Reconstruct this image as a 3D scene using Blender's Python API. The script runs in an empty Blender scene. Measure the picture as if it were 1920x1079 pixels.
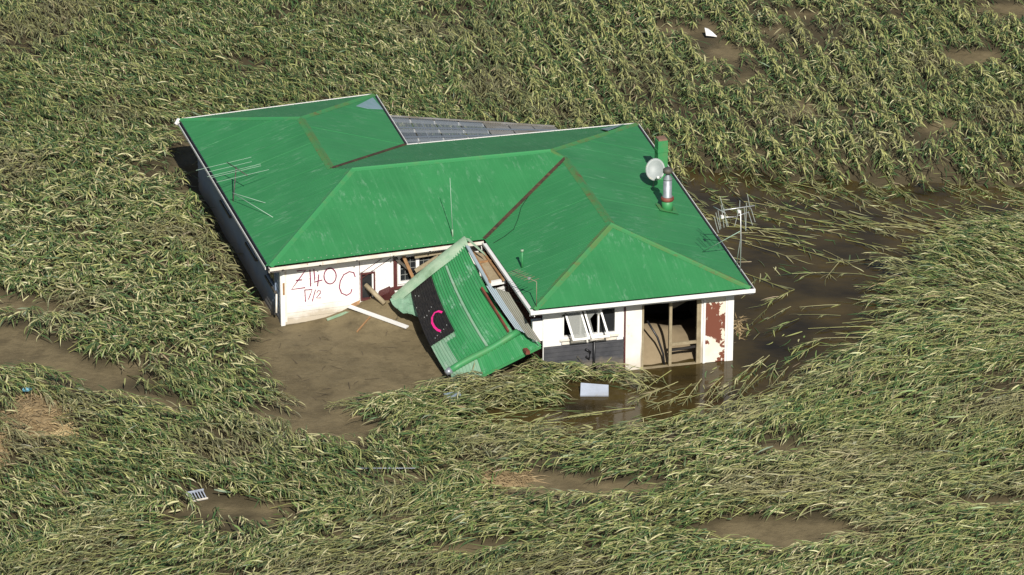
import bpy, math, random
import numpy as np
from mathutils import Vector, Matrix
random.seed(7)
rng = np.random.default_rng(7)
SC = bpy.context.scene
COL = SC.collection

# ------------------------------------------------------------------ camera, sky, sun, exposure
PITCH = math.radians(24.0); FPX = 8000.0; DIST = FPX / 65.0
cd = bpy.data.cameras.new('camera'); cam = bpy.data.objects.new('camera', cd); COL.objects.link(cam)
cam.location = (0, -DIST * math.cos(PITCH), DIST * math.sin(PITCH))
cam.rotation_euler = (math.pi / 2 - PITCH, 0, 0)
cd.sensor_width = 36; cd.lens = 36 * FPX / 1920; cd.clip_start = 1; cd.clip_end = 9000
SC.camera = cam
SUN_EL = math.radians(38); SUN_AZ = math.radians(11)          # the light travels away from the camera, 11 degrees to the left
to_sun = Vector((math.sin(SUN_AZ) * math.cos(SUN_EL), -math.cos(SUN_AZ) * math.cos(SUN_EL), math.sin(SUN_EL)))
w = bpy.data.worlds.new('World'); SC.world = w; w.use_nodes = True
nt = w.node_tree; nt.nodes.clear()
sky = nt.nodes.new('ShaderNodeTexSky'); sky.sky_type = 'NISHITA'; sky.sun_disc = False
sky.sun_elevation = SUN_EL; sky.sun_rotation = math.pi - SUN_AZ
bg = nt.nodes.new('ShaderNodeBackground'); bg.inputs[1].default_value = 0.055
wo = nt.nodes.new('ShaderNodeOutputWorld')
nt.links.new(sky.outputs[0], bg.inputs[0]); nt.links.new(bg.outputs[0], wo.inputs[0])
sl = bpy.data.lights.new('sun', 'SUN'); sl.energy = 5.0; sl.angle = math.radians(0.5); sl.color = (1.0, 0.955, 0.88)
so = bpy.data.objects.new('sun', sl); COL.objects.link(so); so.location = (20, -60, 60)
so.rotation_euler = to_sun.to_track_quat('Z', 'Y').to_euler()
SC.view_settings.view_transform = 'Standard'; SC.view_settings.look = 'None'
SC.view_settings.exposure = 0.17; SC.view_settings.gamma = 1.0; SC.view_settings.use_curve_mapping = False

# ------------------------------------------------------------------ survey: a photo measurement at a known height -> a place
_c = np.array(cam.location); _f = np.array([0, math.cos(PITCH), -math.sin(PITCH)]); _u = np.array([0, math.sin(PITCH), math.cos(PITCH)])
def ray(px, py): return _f + np.array([1., 0, 0]) * (px - 960) / FPX - _u * (py - 539.5) / FPX
def U(px, py, z):
    d = ray(px, py); return Vector(_c + d * ((z - _c[2]) / d[2]))

# ------------------------------------------------------------------ materials
def mat(name, c1, c2=None, scale=4.0, rough=0.6, bump=0.0, bscale=None, metal=0.0, spec=0.5, stretch=(1, 1, 1), lo=0.35, hi=0.65, c3=None, s3=1.0, lo3=0.55, hi3=0.7, tide=None):
    m = bpy.data.materials.new(name); m.use_nodes = True
    t = m.node_tree; b = t.nodes['Principled BSDF']
    b.inputs['Roughness'].default_value = rough; b.inputs['Metallic'].default_value = metal
    b.inputs['Specular IOR Level'].default_value = spec
    b.inputs['Base Color'].default_value = (*c1, 1)
    co = t.nodes.new('ShaderNodeTexCoord'); mp = t.nodes.new('ShaderNodeMapping'); mp.inputs['Scale'].default_value = stretch
    t.links.new(co.outputs['Object'], mp.inputs['Vector'])
    def noise(s, d=6):
        n = t.nodes.new('ShaderNodeTexNoise'); n.inputs['Scale'].default_value = s; n.inputs['Detail'].default_value = d
        n.inputs['Roughness'].default_value = 0.65
        t.links.new(mp.outputs[0], n.inputs['Vector']); return n
    out = None
    def mixin(prev, colr, s, a, bb):
        n = noise(s); r = t.nodes.new('ShaderNodeMapRange'); r.inputs[1].default_value = a; r.inputs[2].default_value = bb
        t.links.new(n.outputs[0], r.inputs[0])
        mx = t.nodes.new('ShaderNodeMix'); mx.data_type = 'RGBA'
        t.links.new(r.outputs[0], mx.inputs[0])
        if prev is None: mx.inputs[6].default_value = (*c1, 1)
        else: t.links.new(prev, mx.inputs[6])
        mx.inputs[7].default_value = (*colr, 1); return mx.outputs[2]
    if c2: out = mixin(out, c2, scale, lo, hi)
    if c3: out = mixin(out, c3, s3, lo3, hi3)
    if tide:     # flood mud dried on up to a wavering tide line
        sp = t.nodes.new('ShaderNodeSeparateXYZ'); t.links.new(co.outputs['Object'], sp.inputs[0]); nn = noise(1.7)
        ad = t.nodes.new('ShaderNodeMath'); ad.operation = 'MULTIPLY_ADD'; ad.inputs[1].default_value = .9; t.links.new(nn.outputs[0], ad.inputs[0]); t.links.new(sp.outputs[2], ad.inputs[2])
        r = t.nodes.new('ShaderNodeMapRange'); r.inputs[1].default_value = tide[0] + .45 + .30; r.inputs[2].default_value = tide[0] + .45 - .12; r.inputs[3].default_value = 0; r.inputs[4].default_value = tide[1]; t.links.new(ad.outputs[0], r.inputs[0])
        mx = t.nodes.new('ShaderNodeMix'); mx.data_type = 'RGBA'; t.links.new(r.outputs[0], mx.inputs[0]); t.links.new(out, mx.inputs[6]); mx.inputs[7].default_value = (*(tide[2] if len(tide) > 2 else (.34, .27, .165)), 1); out = mx.outputs[2]
    if out: t.links.new(out, b.inputs['Base Color'])
    if bump:
        n = noise(bscale or scale * 3); bp = t.nodes.new('ShaderNodeBump'); bp.inputs['Strength'].default_value = 1.0; bp.inputs['Distance'].default_value = bump
        t.links.new(n.outputs[0], bp.inputs['Height']); t.links.new(bp.outputs[0], b.inputs['Normal'])
    return m

def roof_mat(name, base, dark, pale, rust, scuff=0.55, rough=0.5, rustlo=0.68):
    """painted corrugated iron: u runs along the eave, v up the slope (metres)"""
    m = bpy.data.materials.new(name); m.use_nodes = True; t = m.node_tree; b = t.nodes['Principled BSDF']
    b.inputs['Roughness'].default_value = rough; b.inputs['Specular IOR Level'].default_value = 0.35
    uv = t.nodes.new('ShaderNodeUVMap')
    def noise(sx, sy, d=5, rr=0.6):
        mp = t.nodes.new('ShaderNodeMapping'); mp.inputs['Scale'].default_value = (sx, sy, 1)
        t.links.new(uv.outputs[0], mp.inputs[0]); n = t.nodes.new('ShaderNodeTexNoise'); n.inputs['Scale'].default_value = 1
        n.inputs['Detail'].default_value = d; n.inputs['Roughness'].default_value = rr; t.links.new(mp.outputs[0], n.inputs[0]); return n.outputs[0]
    def rng_(x, a, c, top=1.0):
        r = t.nodes.new('ShaderNodeMapRange'); r.inputs[1].default_value = a; r.inputs[2].default_value = c; r.inputs[4].default_value = top
        t.links.new(x, r.inputs[0]); return r.outputs[0]
    def mul(a, c):
        n = t.nodes.new('ShaderNodeMath'); n.operation = 'MULTIPLY'; t.links.new(a, n.inputs[0]); t.links.new(c, n.inputs[1]); return n.outputs[0]
    def mix(f, a, colr):
        mx = t.nodes.new('ShaderNodeMix'); mx.data_type = 'RGBA'; t.links.new(f, mx.inputs[0])
        if isinstance(a, tuple): mx.inputs[6].default_value = (*a, 1)
        else: t.links.new(a, mx.inputs[6])
        mx.inputs[7].default_value = (*colr, 1); return mx.outputs[2]
    c = mix(rng_(noise(0.5, 0.5), .35, .65), base, dark)
    c = mix(rng_(noise(9, 0.5), .5, .72, 0.3), c, pale)                                   # faded lengths along the ribs
    c = mix(mul(rng_(noise(0.6, 0.6), .45, .62), rng_(noise(7, 1.5, 8, .75), .53, .66, scuff)), c, (pale[0] * 1.5 + .12, pale[1] * 1.15 + .08, pale[2] * 1.5 + .1))
    c = mix(mul(rng_(noise(0.4, 0.4), .45, .6), rng_(noise(14, 14, 3), .66, .74, 0.6)), c, (pale[0] * 1.5 + .1, pale[1] + .1, pale[2] * 1.4 + .08))
    c = mix(mul(rng_(noise(0.7, 0.7), .45, .6), rng_(noise(7, 1.2, 6), rustlo, rustlo + .1, 0.6)), c, rust)
    t.links.new(c, b.inputs['Base Color'])
    return m

M = {}
M['roof'] = roof_mat('green_roof_paint', (.041, .228, .077), (.033, .190, .064), (.085, .29, .125), (.15, .15, .045), 0.6)
M['porch'] = roof_mat('porch_green_paint', (.042, .25, .085), (.038, .20, .075), (.19, .42, .25), (.20, .28, .17), 1.0, 0.4, 0.6)
M['palesheet'] = roof_mat('pale_chalky_green', (.22, .36, .25), (.16, .30, .19), (.45, .52, .42), (.25, .23, .12), 0.8, 0.6, .6)
M['greysheet'] = roof_mat('weathered_iron', (.25, .25, .20), (.17, .165, .13), (.34, .38, .36), (.20, .13, .06), 0.6, 0.45, .55)
M['bluesheet'] = roof_mat('galvanised_iron', (.33, .40, .44), (.24, .29, .31), (.5, .55, .57), (.25, .2, .15), 0.6, 0.35, .7)
M['blacksheet'] = mat('black_rubber_sheet', (.010, .010, .011), (.022, .019, .017), 6, .55)
M['cap'] = mat('rusty_green_capping', (.046, .225, .075), (.085, .19, .055), 1.6, .6, lo=.42, hi=.62, c3=(.14, .10, .035), s3=2.3, lo3=.55, hi3=.70)
M['capgreen'] = mat('green_capping', (.042, .235, .080), (.085, .22, .08), 2.5, .5, lo=.5, hi=.75)
M['palecap'] = mat('pale_green_capping', (.20, .33, .21), (.33, .42, .30), 3, .6, c3=(.12, .22, .12), s3=1.5)
M['valley'] = mat('rusted_valley', (.085, .045, .024), (.035, .025, .016), 5, .8, c3=(.15, .08, .035), s3=3)
M['white'] = mat('white_paint', (.78, .77, .74), (.68, .66, .61), 1.3, .5, lo=.5, hi=.8)
M['dirtywhite'] = mat('stained_white_paint', (.72, .68, .60), (.55, .46, .34), 2.2, .6, lo=.45, hi=.75, c3=(.30, .17, .09), s3=6, lo3=.62, hi3=.72)
M['wallwhite'] = mat('white_weatherboard', (.80, .78, .745), (.74, .70, .63), .9, .55, lo=.5, hi=.8, tide=(.36, .75))
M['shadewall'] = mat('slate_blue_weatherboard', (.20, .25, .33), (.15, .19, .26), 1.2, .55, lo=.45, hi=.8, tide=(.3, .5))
M['blackboard'] = mat('charcoal_weatherboard', (.035, .036, .042), (.06, .06, .065), 3, .5, c3=(.12, .11, .09), s3=5, lo3=.66, hi3=.8, tide=(-.02, .5))
M['maroon'] = mat('maroon_trim', (.075, .018, .020), (.11, .035, .03), 5, .5)
M['rustwood'] = mat('bare_timber', (.36, .20, .085), (.24, .13, .06), 6, .7, stretch=(1, 1, 1))
M['beigewood'] = mat('muddy_timber', (.36, .30, .19), (.25, .20, .12), 5, .7)
M['insul'] = mat('ceiling_board', (.36, .29, .18), (.28, .21, .12), 3, .85, bump=.01)
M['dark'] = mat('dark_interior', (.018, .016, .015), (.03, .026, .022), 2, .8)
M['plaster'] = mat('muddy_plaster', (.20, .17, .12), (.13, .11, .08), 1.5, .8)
M['soffit'] = mat('soffit_board', (.30, .26, .24), (.2, .16, .15), 3, .7)
M['peel'] = mat('peeling_cream_paint', (.70, .62, .48), (.80, .76, .66), 1.5, .6, c3=(.17, .055, .032), s3=1.15, lo3=.535, hi3=.55)
M['creampanel'] = mat('cream_panel', (.78, .72, .62), (.80, .77, .72), 1.2, .5, c3=(.55, .50, .40), s3=4, lo3=.62, hi3=.7, tide=(.0, .4))
M['silver'] = mat('galvanised_pipe', (.40, .43, .46), (.28, .30, .32), 5, .45, metal=.5)
M['alu'] = mat('aerial_aluminium', (.62, .63, .62), None, 3, .4, metal=.6)
M['aeriagreen'] = mat('pale_aerial_rod', (.30, .42, .33), None, 3, .5)
M['steeldark'] = mat('dark_steel', (.06, .065, .06), (.10, .08, .06), 5, .6)
M['redcollar'] = mat('red_rust_collar', (.13, .03, .02), (.20, .06, .04), 6, .6)
M['dish'] = mat('dish_grey', (.33, .36, .35), (.25, .28, .27), 3, .5, c3=(.55, .46, .30), s3=4, lo3=.6, hi3=.7)
M['flesh'] = mat('faded_plastic', (.55, .46, .36), None, 3, .5)
M['brick'] = mat('cap_brown', (.17, .10, .07), (.24, .15, .10), 5, .8)
M['pink'] = mat('pink_spray_paint', (.75, .02, .22), None, 3, .5)
M['marker'] = mat('red_purple_spray', (.16, .010, .06), (.24, .012, .075), 5, .6)
M['bluedebris'] = mat('pale_blue_board', (.38, .42, .50), (.30, .32, .36), 2, .4, c3=(.3, .27, .2), s3=3, lo3=.6, hi3=.75)
M['slate'] = mat('grey_blue_sheet', (.13, .18, .23), (.2, .24, .27), 4, .35)
M['cyan'] = mat('cyan_plastic', (.04, .20, .28), (.5, .65, .7), 14, .35, lo=.5, hi=.6)
M['straw'] = mat('straw', (.34, .25, .13), (.22, .155, .075), 3, .8, c3=(.45, .36, .2), s3=7, lo3=.55)
M['palestraw'] = mat('pale_straw', (.55, .43, .22), (.45, .33, .16), 3, .8)
M['twig'] = mat('dark_twig', (.055, .042, .026), (.1, .075, .045), 5, .8)
M['twig2'] = mat('dull_aerial', (.16, .19, .12), (.22, .16, .10), 4, .5)
M['pvc'] = mat('black_pipe', (.012, .012, .014), None, 3, .4)
# glass: mostly reflective dark pane
g = bpy.data.materials.new('window_glass'); g.use_nodes = True; gb = g.node_tree.nodes['Principled BSDF']
gb.inputs['Base Color'].default_value = (.02, .022, .024, 1); gb.inputs['Roughness'].default_value = .06; gb.inputs['Specular IOR Level'].default_value = .6
gn = g.node_tree; gtex = gn.nodes.new('ShaderNodeTexNoise'); gtex.inputs['Scale'].default_value = 2.5
gr = gn.nodes.new('ShaderNodeMapRange'); gr.inputs[1].default_value = .4; gr.inputs[2].default_value = .75; gr.inputs[3].default_value = .05; gr.inputs[4].default_value = .4
gn.links.new(gtex.outputs[0], gr.inputs[0]); gn.links.new(gr.outputs[0], gb.inputs['Roughness']); M['glass'] = g
g2 = bpy.data.materials.new('dusty_clear_glass'); g2.use_nodes = True; t2 = g2.node_tree; p2 = t2.nodes['Principled BSDF']
p2.inputs['Base Color'].default_value = (.35, .36, .33, 1); p2.inputs['Roughness'].default_value = .25
tr = t2.nodes.new('ShaderNodeBsdfTransparent'); ms = t2.nodes.new('ShaderNodeMixShader'); ms.inputs[0].default_value = .55
t2.links.new(p2.outputs[0], ms.inputs[1]); t2.links.new(tr.outputs[0], ms.inputs[2]); t2.links.new(ms.outputs[0], t2.nodes['Material Output'].inputs[0]); M['dustglass'] = g2
# clear corrugated plastic
g3 = bpy.data.materials.new('clear_corrugated_plastic'); g3.use_nodes = True; t3 = g3.node_tree; p3 = t3.nodes['Principled BSDF']
p3.inputs['Base Color'].default_value = (.22, .25, .29, 1); p3.inputs['Roughness'].default_value = .3
tr3 = t3.nodes.new('ShaderNodeBsdfTransparent'); tr3.inputs[0].default_value = (.75, .78, .8, 1); ms3 = t3.nodes.new('ShaderNodeMixShader'); ms3.inputs[0].default_value = .42
t3.links.new(p3.outputs[0], ms3.inputs[1]); t3.links.new(tr3.outputs[0], ms3.inputs[2]); t3.links.new(ms3.outputs[0], t3.nodes['Material Output'].inputs[0]); M['clear'] = g3

M['mudclear'] = mat('muddy_plastic_sheet', (.30, .29, .27), (.20, .175, .13), 1.0, .45, lo=.4, hi=.6)
def leaf_mat(name):
    m = bpy.data.materials.new(name); m.use_nodes = True; t = m.node_tree; b = t.nodes['Principled BSDF']
    a = t.nodes.new('ShaderNodeAttribute'); a.attribute_name = 'tint'
    t.links.new(a.outputs['Color'], b.inputs['Base Color']); b.inputs['Roughness'].default_value = .50; b.inputs['Specular IOR Level'].default_value = .6
    tl = t.nodes.new('ShaderNodeBsdfTranslucent'); t.links.new(a.outputs['Color'], tl.inputs['Color'])
    ms = t.nodes.new('ShaderNodeMixShader'); ms.inputs[0].default_value = .07
    t.links.new(b.outputs[0], ms.inputs[1]); t.links.new(tl.outputs[0], ms.inputs[2]); t.links.new(ms.outputs[0], t.nodes['Material Output'].inputs[0])
    return m
M['leaf'] = leaf_mat('maize_leaf')

# ------------------------------------------------------------------ mesh helpers
def root_loc(o):
    while o.parent: o = o.parent
    return o.location
def thing(name, label, cat, loc, group=None):
    o = bpy.data.objects.new(name, None); COL.objects.link(o); o.location = loc; o.empty_display_size = .2
    o['label'] = label; o['category'] = cat
    if group: o['group'] = group
    return o
def link_mesh(name, me, parent, loc):
    o = bpy.data.objects.new(name, me); COL.objects.link(o)
    if parent: o.parent = parent
    else: o.location = loc
    return o
def mesh(name, verts, faces, m, parent=None, smooth=False, uvs=None, kind=None, label=None, cat=None, group=None):
    V = np.array([tuple(v) for v in verts], dtype=float)
    if parent: off = np.array(root_loc(parent))
    else: off = np.array([V[:, 0].mean(), V[:, 1].mean(), V[:, 2].min()])
    me = bpy.data.meshes.new(name); me.from_pydata((V - off).tolist(), [], faces)
    if isinstance(m, (list, tuple)):
        for q in m: me.materials.append(q)
    else: me.materials.append(m)
    if uvs is not None:
        ul = me.uv_layers.new(name='UVMap'); li = np.empty(len(me.loops), dtype=np.int32); me.loops.foreach_get('vertex_index', li)
        ul.data.foreach_set('uv', np.array(uvs, dtype=np.float32)[li].ravel())
    if smooth: me.polygons.foreach_set('use_smooth', [True] * len(me.polygons))
    me.update()
    o = link_mesh(name, me, parent, Vector(off))
    if kind: o['kind'] = kind
    if label: o['label'] = label
    if cat: o['category'] = cat
    if group: o['group'] = group
    return o
class MB:
    def __init__(s): s.v = []; s.f = []
    def add(s, vs, fs):
        n = len(s.v); s.v += [Vector(x) for x in vs]; s.f += [tuple(i + n for i in f) for f in fs]; return s
    def hexa(s, p):   # 8 points: bottom ring then top ring
        return s.add(p, [(0, 3, 2, 1), (4, 5, 6, 7), (0, 1, 5, 4), (1, 2, 6, 5), (2, 3, 7, 6), (3, 0, 4, 7)])
    def bar(s, p, q, wd, ht, up=(0, 0, 1)):
        p = Vector(p); q = Vector(q); d = (q - p).normalized(); side = d.cross(Vector(up))
        if side.length < 1e-4: side = d.cross(Vector((1, 0, 0)))
        side.normalize(); u = side.cross(d).normalized(); a = side * wd / 2; b = u * ht / 2
        return s.hexa([p - a - b, p + a - b, q + a - b, q - a - b, p - a + b, p + a + b, q + a + b, q - a + b])
    def tube(s, pts, r, n=6, cap=True):
        pts = [Vector(p) for p in pts]; rs = r if isinstance(r, (list, tuple)) else [r] * len(pts)
        vs = []
        for i, p in enumerate(pts):
            d = (pts[min(i + 1, len(pts) - 1)] - pts[max(i - 1, 0)]).normalized()
            a = d.cross(Vector((0, 0, 1)))
            if a.length < 1e-3: a = d.cross(Vector((1, 0, 0)))
            a.normalize(); b = a.cross(d)
            for k in range(n):
                t = 2 * math.pi * k / n; vs.append(p + (a * math.cos(t) + b * math.sin(t)) * rs[i])
        fs = []
        for i in range(len(pts) - 1):
            for k in range(n): fs.append((i * n + k, i * n + (k + 1) % n, (i + 1) * n + (k + 1) % n, (i + 1) * n + k))
        if cap: fs += [tuple(range(n))[::-1], tuple((len(pts) - 1) * n + k for k in range(n))]
        return s.add(vs, fs)
    def build(s, name, m, parent=None, **k): return mesh(name, s.v, s.f, m, parent, **k)
def bar(name, p, q, wd, ht, m, parent=None, up=(0, 0, 1), **k): return MB().bar(p, q, wd, ht, up).build(name, m, parent, **k)
def tube(name, pts, r, m, parent=None, n=6, **k): return MB().tube(pts, r, n).build(name, m, parent, smooth=(n > 5), **k)

def corr(name, poly, a, b, m, parent, pitch=.09, amp=.0020, spp=6, **k):
    """one corrugated slope: polygon poly, ribs square to the eave a->b"""
    a = Vector(a); ux = Vector(b) - a; ux.z = 0; ux.normalize(); vy = Vector((-ux.y, ux.x, 0))
    P = [((p - a).dot(ux), (p - a).dot(vy), p.z) for p in map(Vector, poly)]
    us = sorted({round(x, 5) for x in np.arange(min(p[0] for p in P), max(p[0] for p in P), pitch / spp)} | {round(p[0], 5) for p in P})
    verts = []; faces = []; uvs = []; prev = None
    for u in us:
        hits = []
        for i in range(len(P)):
            p, q = P[i], P[(i + 1) % len(P)]
            if (p[0] - u) * (q[0] - u) <= 0 and abs(p[0] - q[0]) > 1e-6:
                t = (u - p[0]) / (q[0] - p[0]); hits.append((p[1] + t * (q[1] - p[1]), p[2] + t * (q[2] - p[2])))
            elif abs(p[0] - u) < 1e-4: hits.append((p[1], p[2]))
        if not hits: continue
        lo = min(hits); hi = max(hits); n = len(verts)
        wob = amp * math.cos(2 * math.pi * u / pitch) + (.007 if (u % .84) < .02 else 0)
        for h in (lo, hi):
            w3 = a + ux * u + vy * h[0]; verts.append(Vector((w3.x, w3.y, h[1] + wob))); uvs.append((u, h[0] * 1.05))
        if prev is not None: faces.append((prev, n, n + 1, prev + 1))
        prev = n
    return mesh(name, verts, faces, m, parent, uvs=uvs, smooth=True, **k)

def patch(name, c00, c10, c11, c01, m, parent, u0=0, u1=1, v0=0, v1=1, nribs=40, amp=.012, bow=0.0, sag=0.0, nv=14, lift=0.0, **k):
    """curved corrugated sheet cut out of a warped four-cornered roof; ribs run along v"""
    c00, c10, c11, c01 = map(Vector, (c00, c10, c11, c01)); spp = 6
    side = (c00 - c10).normalized(); nrm = (c10 - c00).cross(c01 - c00).normalized()
    if nrm.z < 0: nrm = -nrm
    nu = max(2, int((u1 - u0) * nribs * spp)); verts = []; uvs = []; faces = []
    L = (c10 - c00).length; H = (c01 - c00).length
    for i in range(nu + 1):
        u = u0 + (u1 - u0) * i / nu
        for j in range(nv + 1):
            v = v0 + (v1 - v0) * j / nv
            p = c00.lerp(c10, u).lerp(c01.lerp(c11, u), v)
            s = 4 * v * (1 - v)
            p = p + side * bow * s * (1 - u * .5) + nrm * (sag * s + amp * math.cos(2 * math.pi * u * nribs) + lift)
            verts.append(p); uvs.append((u * L, v * H))
    for i in range(nu):
        for j in range(nv):
            q = i * (nv + 1) + j; faces.append((q, q + nv + 1, q + nv + 2, q + 1))
    return mesh(name, verts, faces, m, parent, uvs=uvs, smooth=True, **k)
def patch_point(c00, c10, c11, c01, u, v, bow, sag, lift):
    c00, c10, c11, c01 = map(Vector, (c00, c10, c11, c01)); side = (c00 - c10).normalized(); nrm = (c10 - c00).cross(c01 - c00).normalized()
    if nrm.z < 0: nrm = -nrm
    s = 4 * v * (1 - v)
    return c00.lerp(c10, u).lerp(c01.lerp(c11, u), v) + side * bow * s * (1 - u * .5) + nrm * (sag * s + lift)

# value noise on the ground plan
_ng = {}
def vnoise(x, y, s, seed=0):
    if seed not in _ng: _ng[seed] = np.random.default_rng(1000 + seed).random((256, 256))
    G = _ng[seed]; x = np.asarray(x) / s + 77.3; y = np.asarray(y) / s + 41.7
    xi = np.floor(x).astype(int); yi = np.floor(y).astype(int); fx = x - xi; fy = y - yi
    fx = fx * fx * (3 - 2 * fx); fy = fy * fy * (3 - 2 * fy)
    g = lambda a, b: G[a % 256, b % 256]
    return (g(xi, yi) * (1 - fx) + g(xi + 1, yi) * fx) * (1 - fy) + (g(xi, yi + 1) * (1 - fx) + g(xi + 1, yi + 1) * fx) * fy
def sdist(x, y, poly):
    """signed distance to a plan polygon, negative inside"""
    x = np.asarray(x, float); y = np.asarray(y, float); d = np.full(x.shape, 1e9); ins = np.zeros(x.shape, bool)
    for i in range(len(poly)):
        ax, ay = poly[i]; bx, by = poly[(i + 1) % len(poly)]; ex, ey = bx - ax, by - ay
        t = np.clip(((x - ax) * ex + (y - ay) * ey) / (ex * ex + ey * ey + 1e-12), 0, 1)
        d = np.minimum(d, np.hypot(x - ax - t * ex, y - ay - t * ey))
        with np.errstate(divide='ignore', invalid='ignore'):
            ins ^= ((ay > y) != (by > y)) & (x < (bx - ax) * (y - ay) / (by - ay + 1e-12) + ax)
    return np.where(ins, -d, d)
def plan(pts, z): return [tuple(U(px, py, z)[:2]) for px, py in pts]
def blob(px, py, rx, ry, z=.2, n=14):
    r = random.Random(int(px * 7 + py)); return plan([(px + rx * math.cos(2 * math.pi * k / n) * r.uniform(.75, 1.15), py + ry * math.sin(2 * math.pi * k / n) * r.uniform(.7, 1.2)) for k in range(n)], z)

# ------------------------------------------------------------------ the house's plan, surveyed
ZE = 2.15
A = U(337, 224, ZE); B = U(700, 177, ZE); C = U(760, 272, ZE); D = U(1192, 232, ZE); E = U(1408, 540, ZE); F = U(1000, 581, ZE); G = U(908, 449, ZE); L = U(504, 500, ZE)
H1 = U(564, 221, 3.06); H2 = U(622, 316, 3.05); M1 = U(660, 317, 3.21); R2 = U(1032, 282, 3.20); R3 = U(1060, 297, 3.14); H4 = U(1146, 420, 3.11)
def flat(v): v = Vector(v); v.z = 0; return v.normalized()
ex = flat(G - L); ey = flat(A - L); c0 = L + ex * .45 + ey * .42; c0.z = 0
fx = flat(E - F); fy = flat(D - E); c1 = F + fx * .40 + fy * .45; c1.z = 0

# ------------------------------------------------------------------ ground and water
WATER = -0.2
pond = plan([(1255, 330), (1300, 318), (1400, 332), (1560, 345), (1700, 352), (1990, 345), (1990, 408), (1830, 440), (1740, 475), (1685, 515), (1665, 570), (1665, 620), (1600, 672), (1530, 718), (1460, 768), (1380, 782), (1200, 818), (1000, 834), (880, 822), (840, 792), (1000, 745), (1080, 718), (1180, 708), (1200, 640), (1250, 500)], WATER)
silt = plan([(455, 655), (498, 607), (560, 590), (660, 540), (760, 520), (860, 700), (835, 722), (760, 742), (690, 762), (640, 778), (600, 800), (560, 775), (520, 740), (490, 690)], .2)
bare = [silt,
    plan([(520, 772), (620, 765), (690, 792), (720, 800), (690, 835), (640, 842), (590, 818), (470, 790), (420, 775)], .2),
    plan([(-60, 590), (40, 612), (110, 650), (215, 695), (250, 735), (350, 752), (400, 778), (300, 775), (225, 750), (130, 720), (60, 702), (-60, 690)], .2),
    plan([(-60, 545), (30, 552), (110, 572), (120, 585), (40, 582), (-60, 575)], .2),
    plan([(325, 245), (345, 250), (520, 540), (545, 620), (500, 612), (455, 560), (400, 420), (350, 330)], .1),
    blob(1090, 920, 175, 24), blob(1010, 905, 90, 20), blob(1500, 1003, 170, 26), blob(1400, 990, 70, 25), blob(1500, 846, 92, 9), blob(1850, 947, 100, 12), blob(1760, 940, 40, 8),
    blob(425, 953, 110, 10), blob(520, 972, 60, 8), blob(1355, 100, 48, 22), blob(1270, 55, 45, 14), blob(1815, 110, 62, 22), blob(1890, 20, 60, 14), blob(1765, 238, 50, 14),
    blob(1505, 200, 28, 22), blob(1330, 50, 30, 12), blob(1400, 150, 22, 12), blob(880, 880, 60, 10), blob(735, 895, 60, 6), blob(890, 1030, 90, 10), blob(725, 975, 60, 8), blob(1900, 1030, 50, 10),
    blob(60, 790, 80, 38), blob(350, 945, 40, 12), blob(1170, 970, 60, 8), blob(600, 1005, 40, 6), blob(230, 700, 40, 10), blob(240, 680, 30, 6), blob(1460, 60, 25, 10), blob(1500, 20, 40, 8)]
board_gap = plan([(1070, 712), (1160, 712), (1160, 765), (1070, 765)], -.1)
scrap_gap = blob(1330, 76, 20, 16); crate_gap = blob(372, 940, 20, 14)
house_plan = [tuple(v[:2]) for v in (A, B, C, D, E, F, G, L)]
def inset_house(k):
    pts = [A + ex * k - ey * k, B - ex * k - ey * k, C - ex * k * .2 - ey * k, D - fx * k - fy * k, E - fx * k + fy * k, F + fx * k + fy * k, G + fx * k + ey * k, L + ex * k + ey * k]
    return [tuple(p[:2]) for p in pts]
walls_plan = inset_house(.42)
porch_plan = [tuple(U(*q)[:2]) for q in ((737, 558, .85), (868, 447, 2.3), (1013, 650, .9), (932, 700, .35), (846, 716, .25))]
mound = U(735, 555, .6)
def ground_h(x, y):
    h = .14 + .10 * (vnoise(x, y, 7, 1) - .5) + .09 * (vnoise(x, y, 1.7, 2) - .5) + .035 * (vnoise(x, y, .5, 3) - .5) + .02 * (vnoise(x * 1.6 + y * .3, y * .5, .3, 14) - .5)
    d = sdist(x, y, pond) + .9 * (vnoise(x, y, 1.3, 4) - .5)
    k = np.clip((1.5 - d) / 1.6, 0, 1); k = k * k * (3 - 2 * k); h = h * (1 - k) + (-.23) * k
    h = h - .4 * np.clip(-d / .8, 0, 1)
    r2 = ((x - mound.x) / 1.5) ** 2 + ((y - mound.y) / 1.0) ** 2
    h = h + .52 * np.exp(-r2) * np.clip((sdist(x, y, pond) - .2), 0, 1)
    lw = np.abs((x - c0.x) * ex.x + (y - c0.y) * ex.y + .1); al = (x - c0.x) * ey.x + (y - c0.y) * ey.y
    h = h - .20 * np.exp(-(lw / .9) ** 2) * ((al > .8) & (al < 12))
    return h
def axis(lo, hi, step, far):
    core = list(np.arange(lo, hi + 1e-6, step)); out = []; s = step; q = hi
    while q < far: s *= 1.35; q += s; out.append(q)
    left = []; s = step; q = lo
    while q > -far: s *= 1.35; q -= s; left.append(q)
    return np.array(left[::-1] + core + out)
gx = axis(-20, 20, .16, 2500); gy = axis(-20, 26, .18, 2500)
X, Y = np.meshgrid(gx, gy); Zg = ground_h(X.ravel(), Y.ravel())
nx, ny = len(gx), len(gy)
idx = np.arange(nx * ny).reshape(ny, nx)
quads = np.stack([idx[:-1, :-1], idx[:-1, 1:], idx[1:, 1:], idx[1:, :-1]], -1).reshape(-1, 4)
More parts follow.
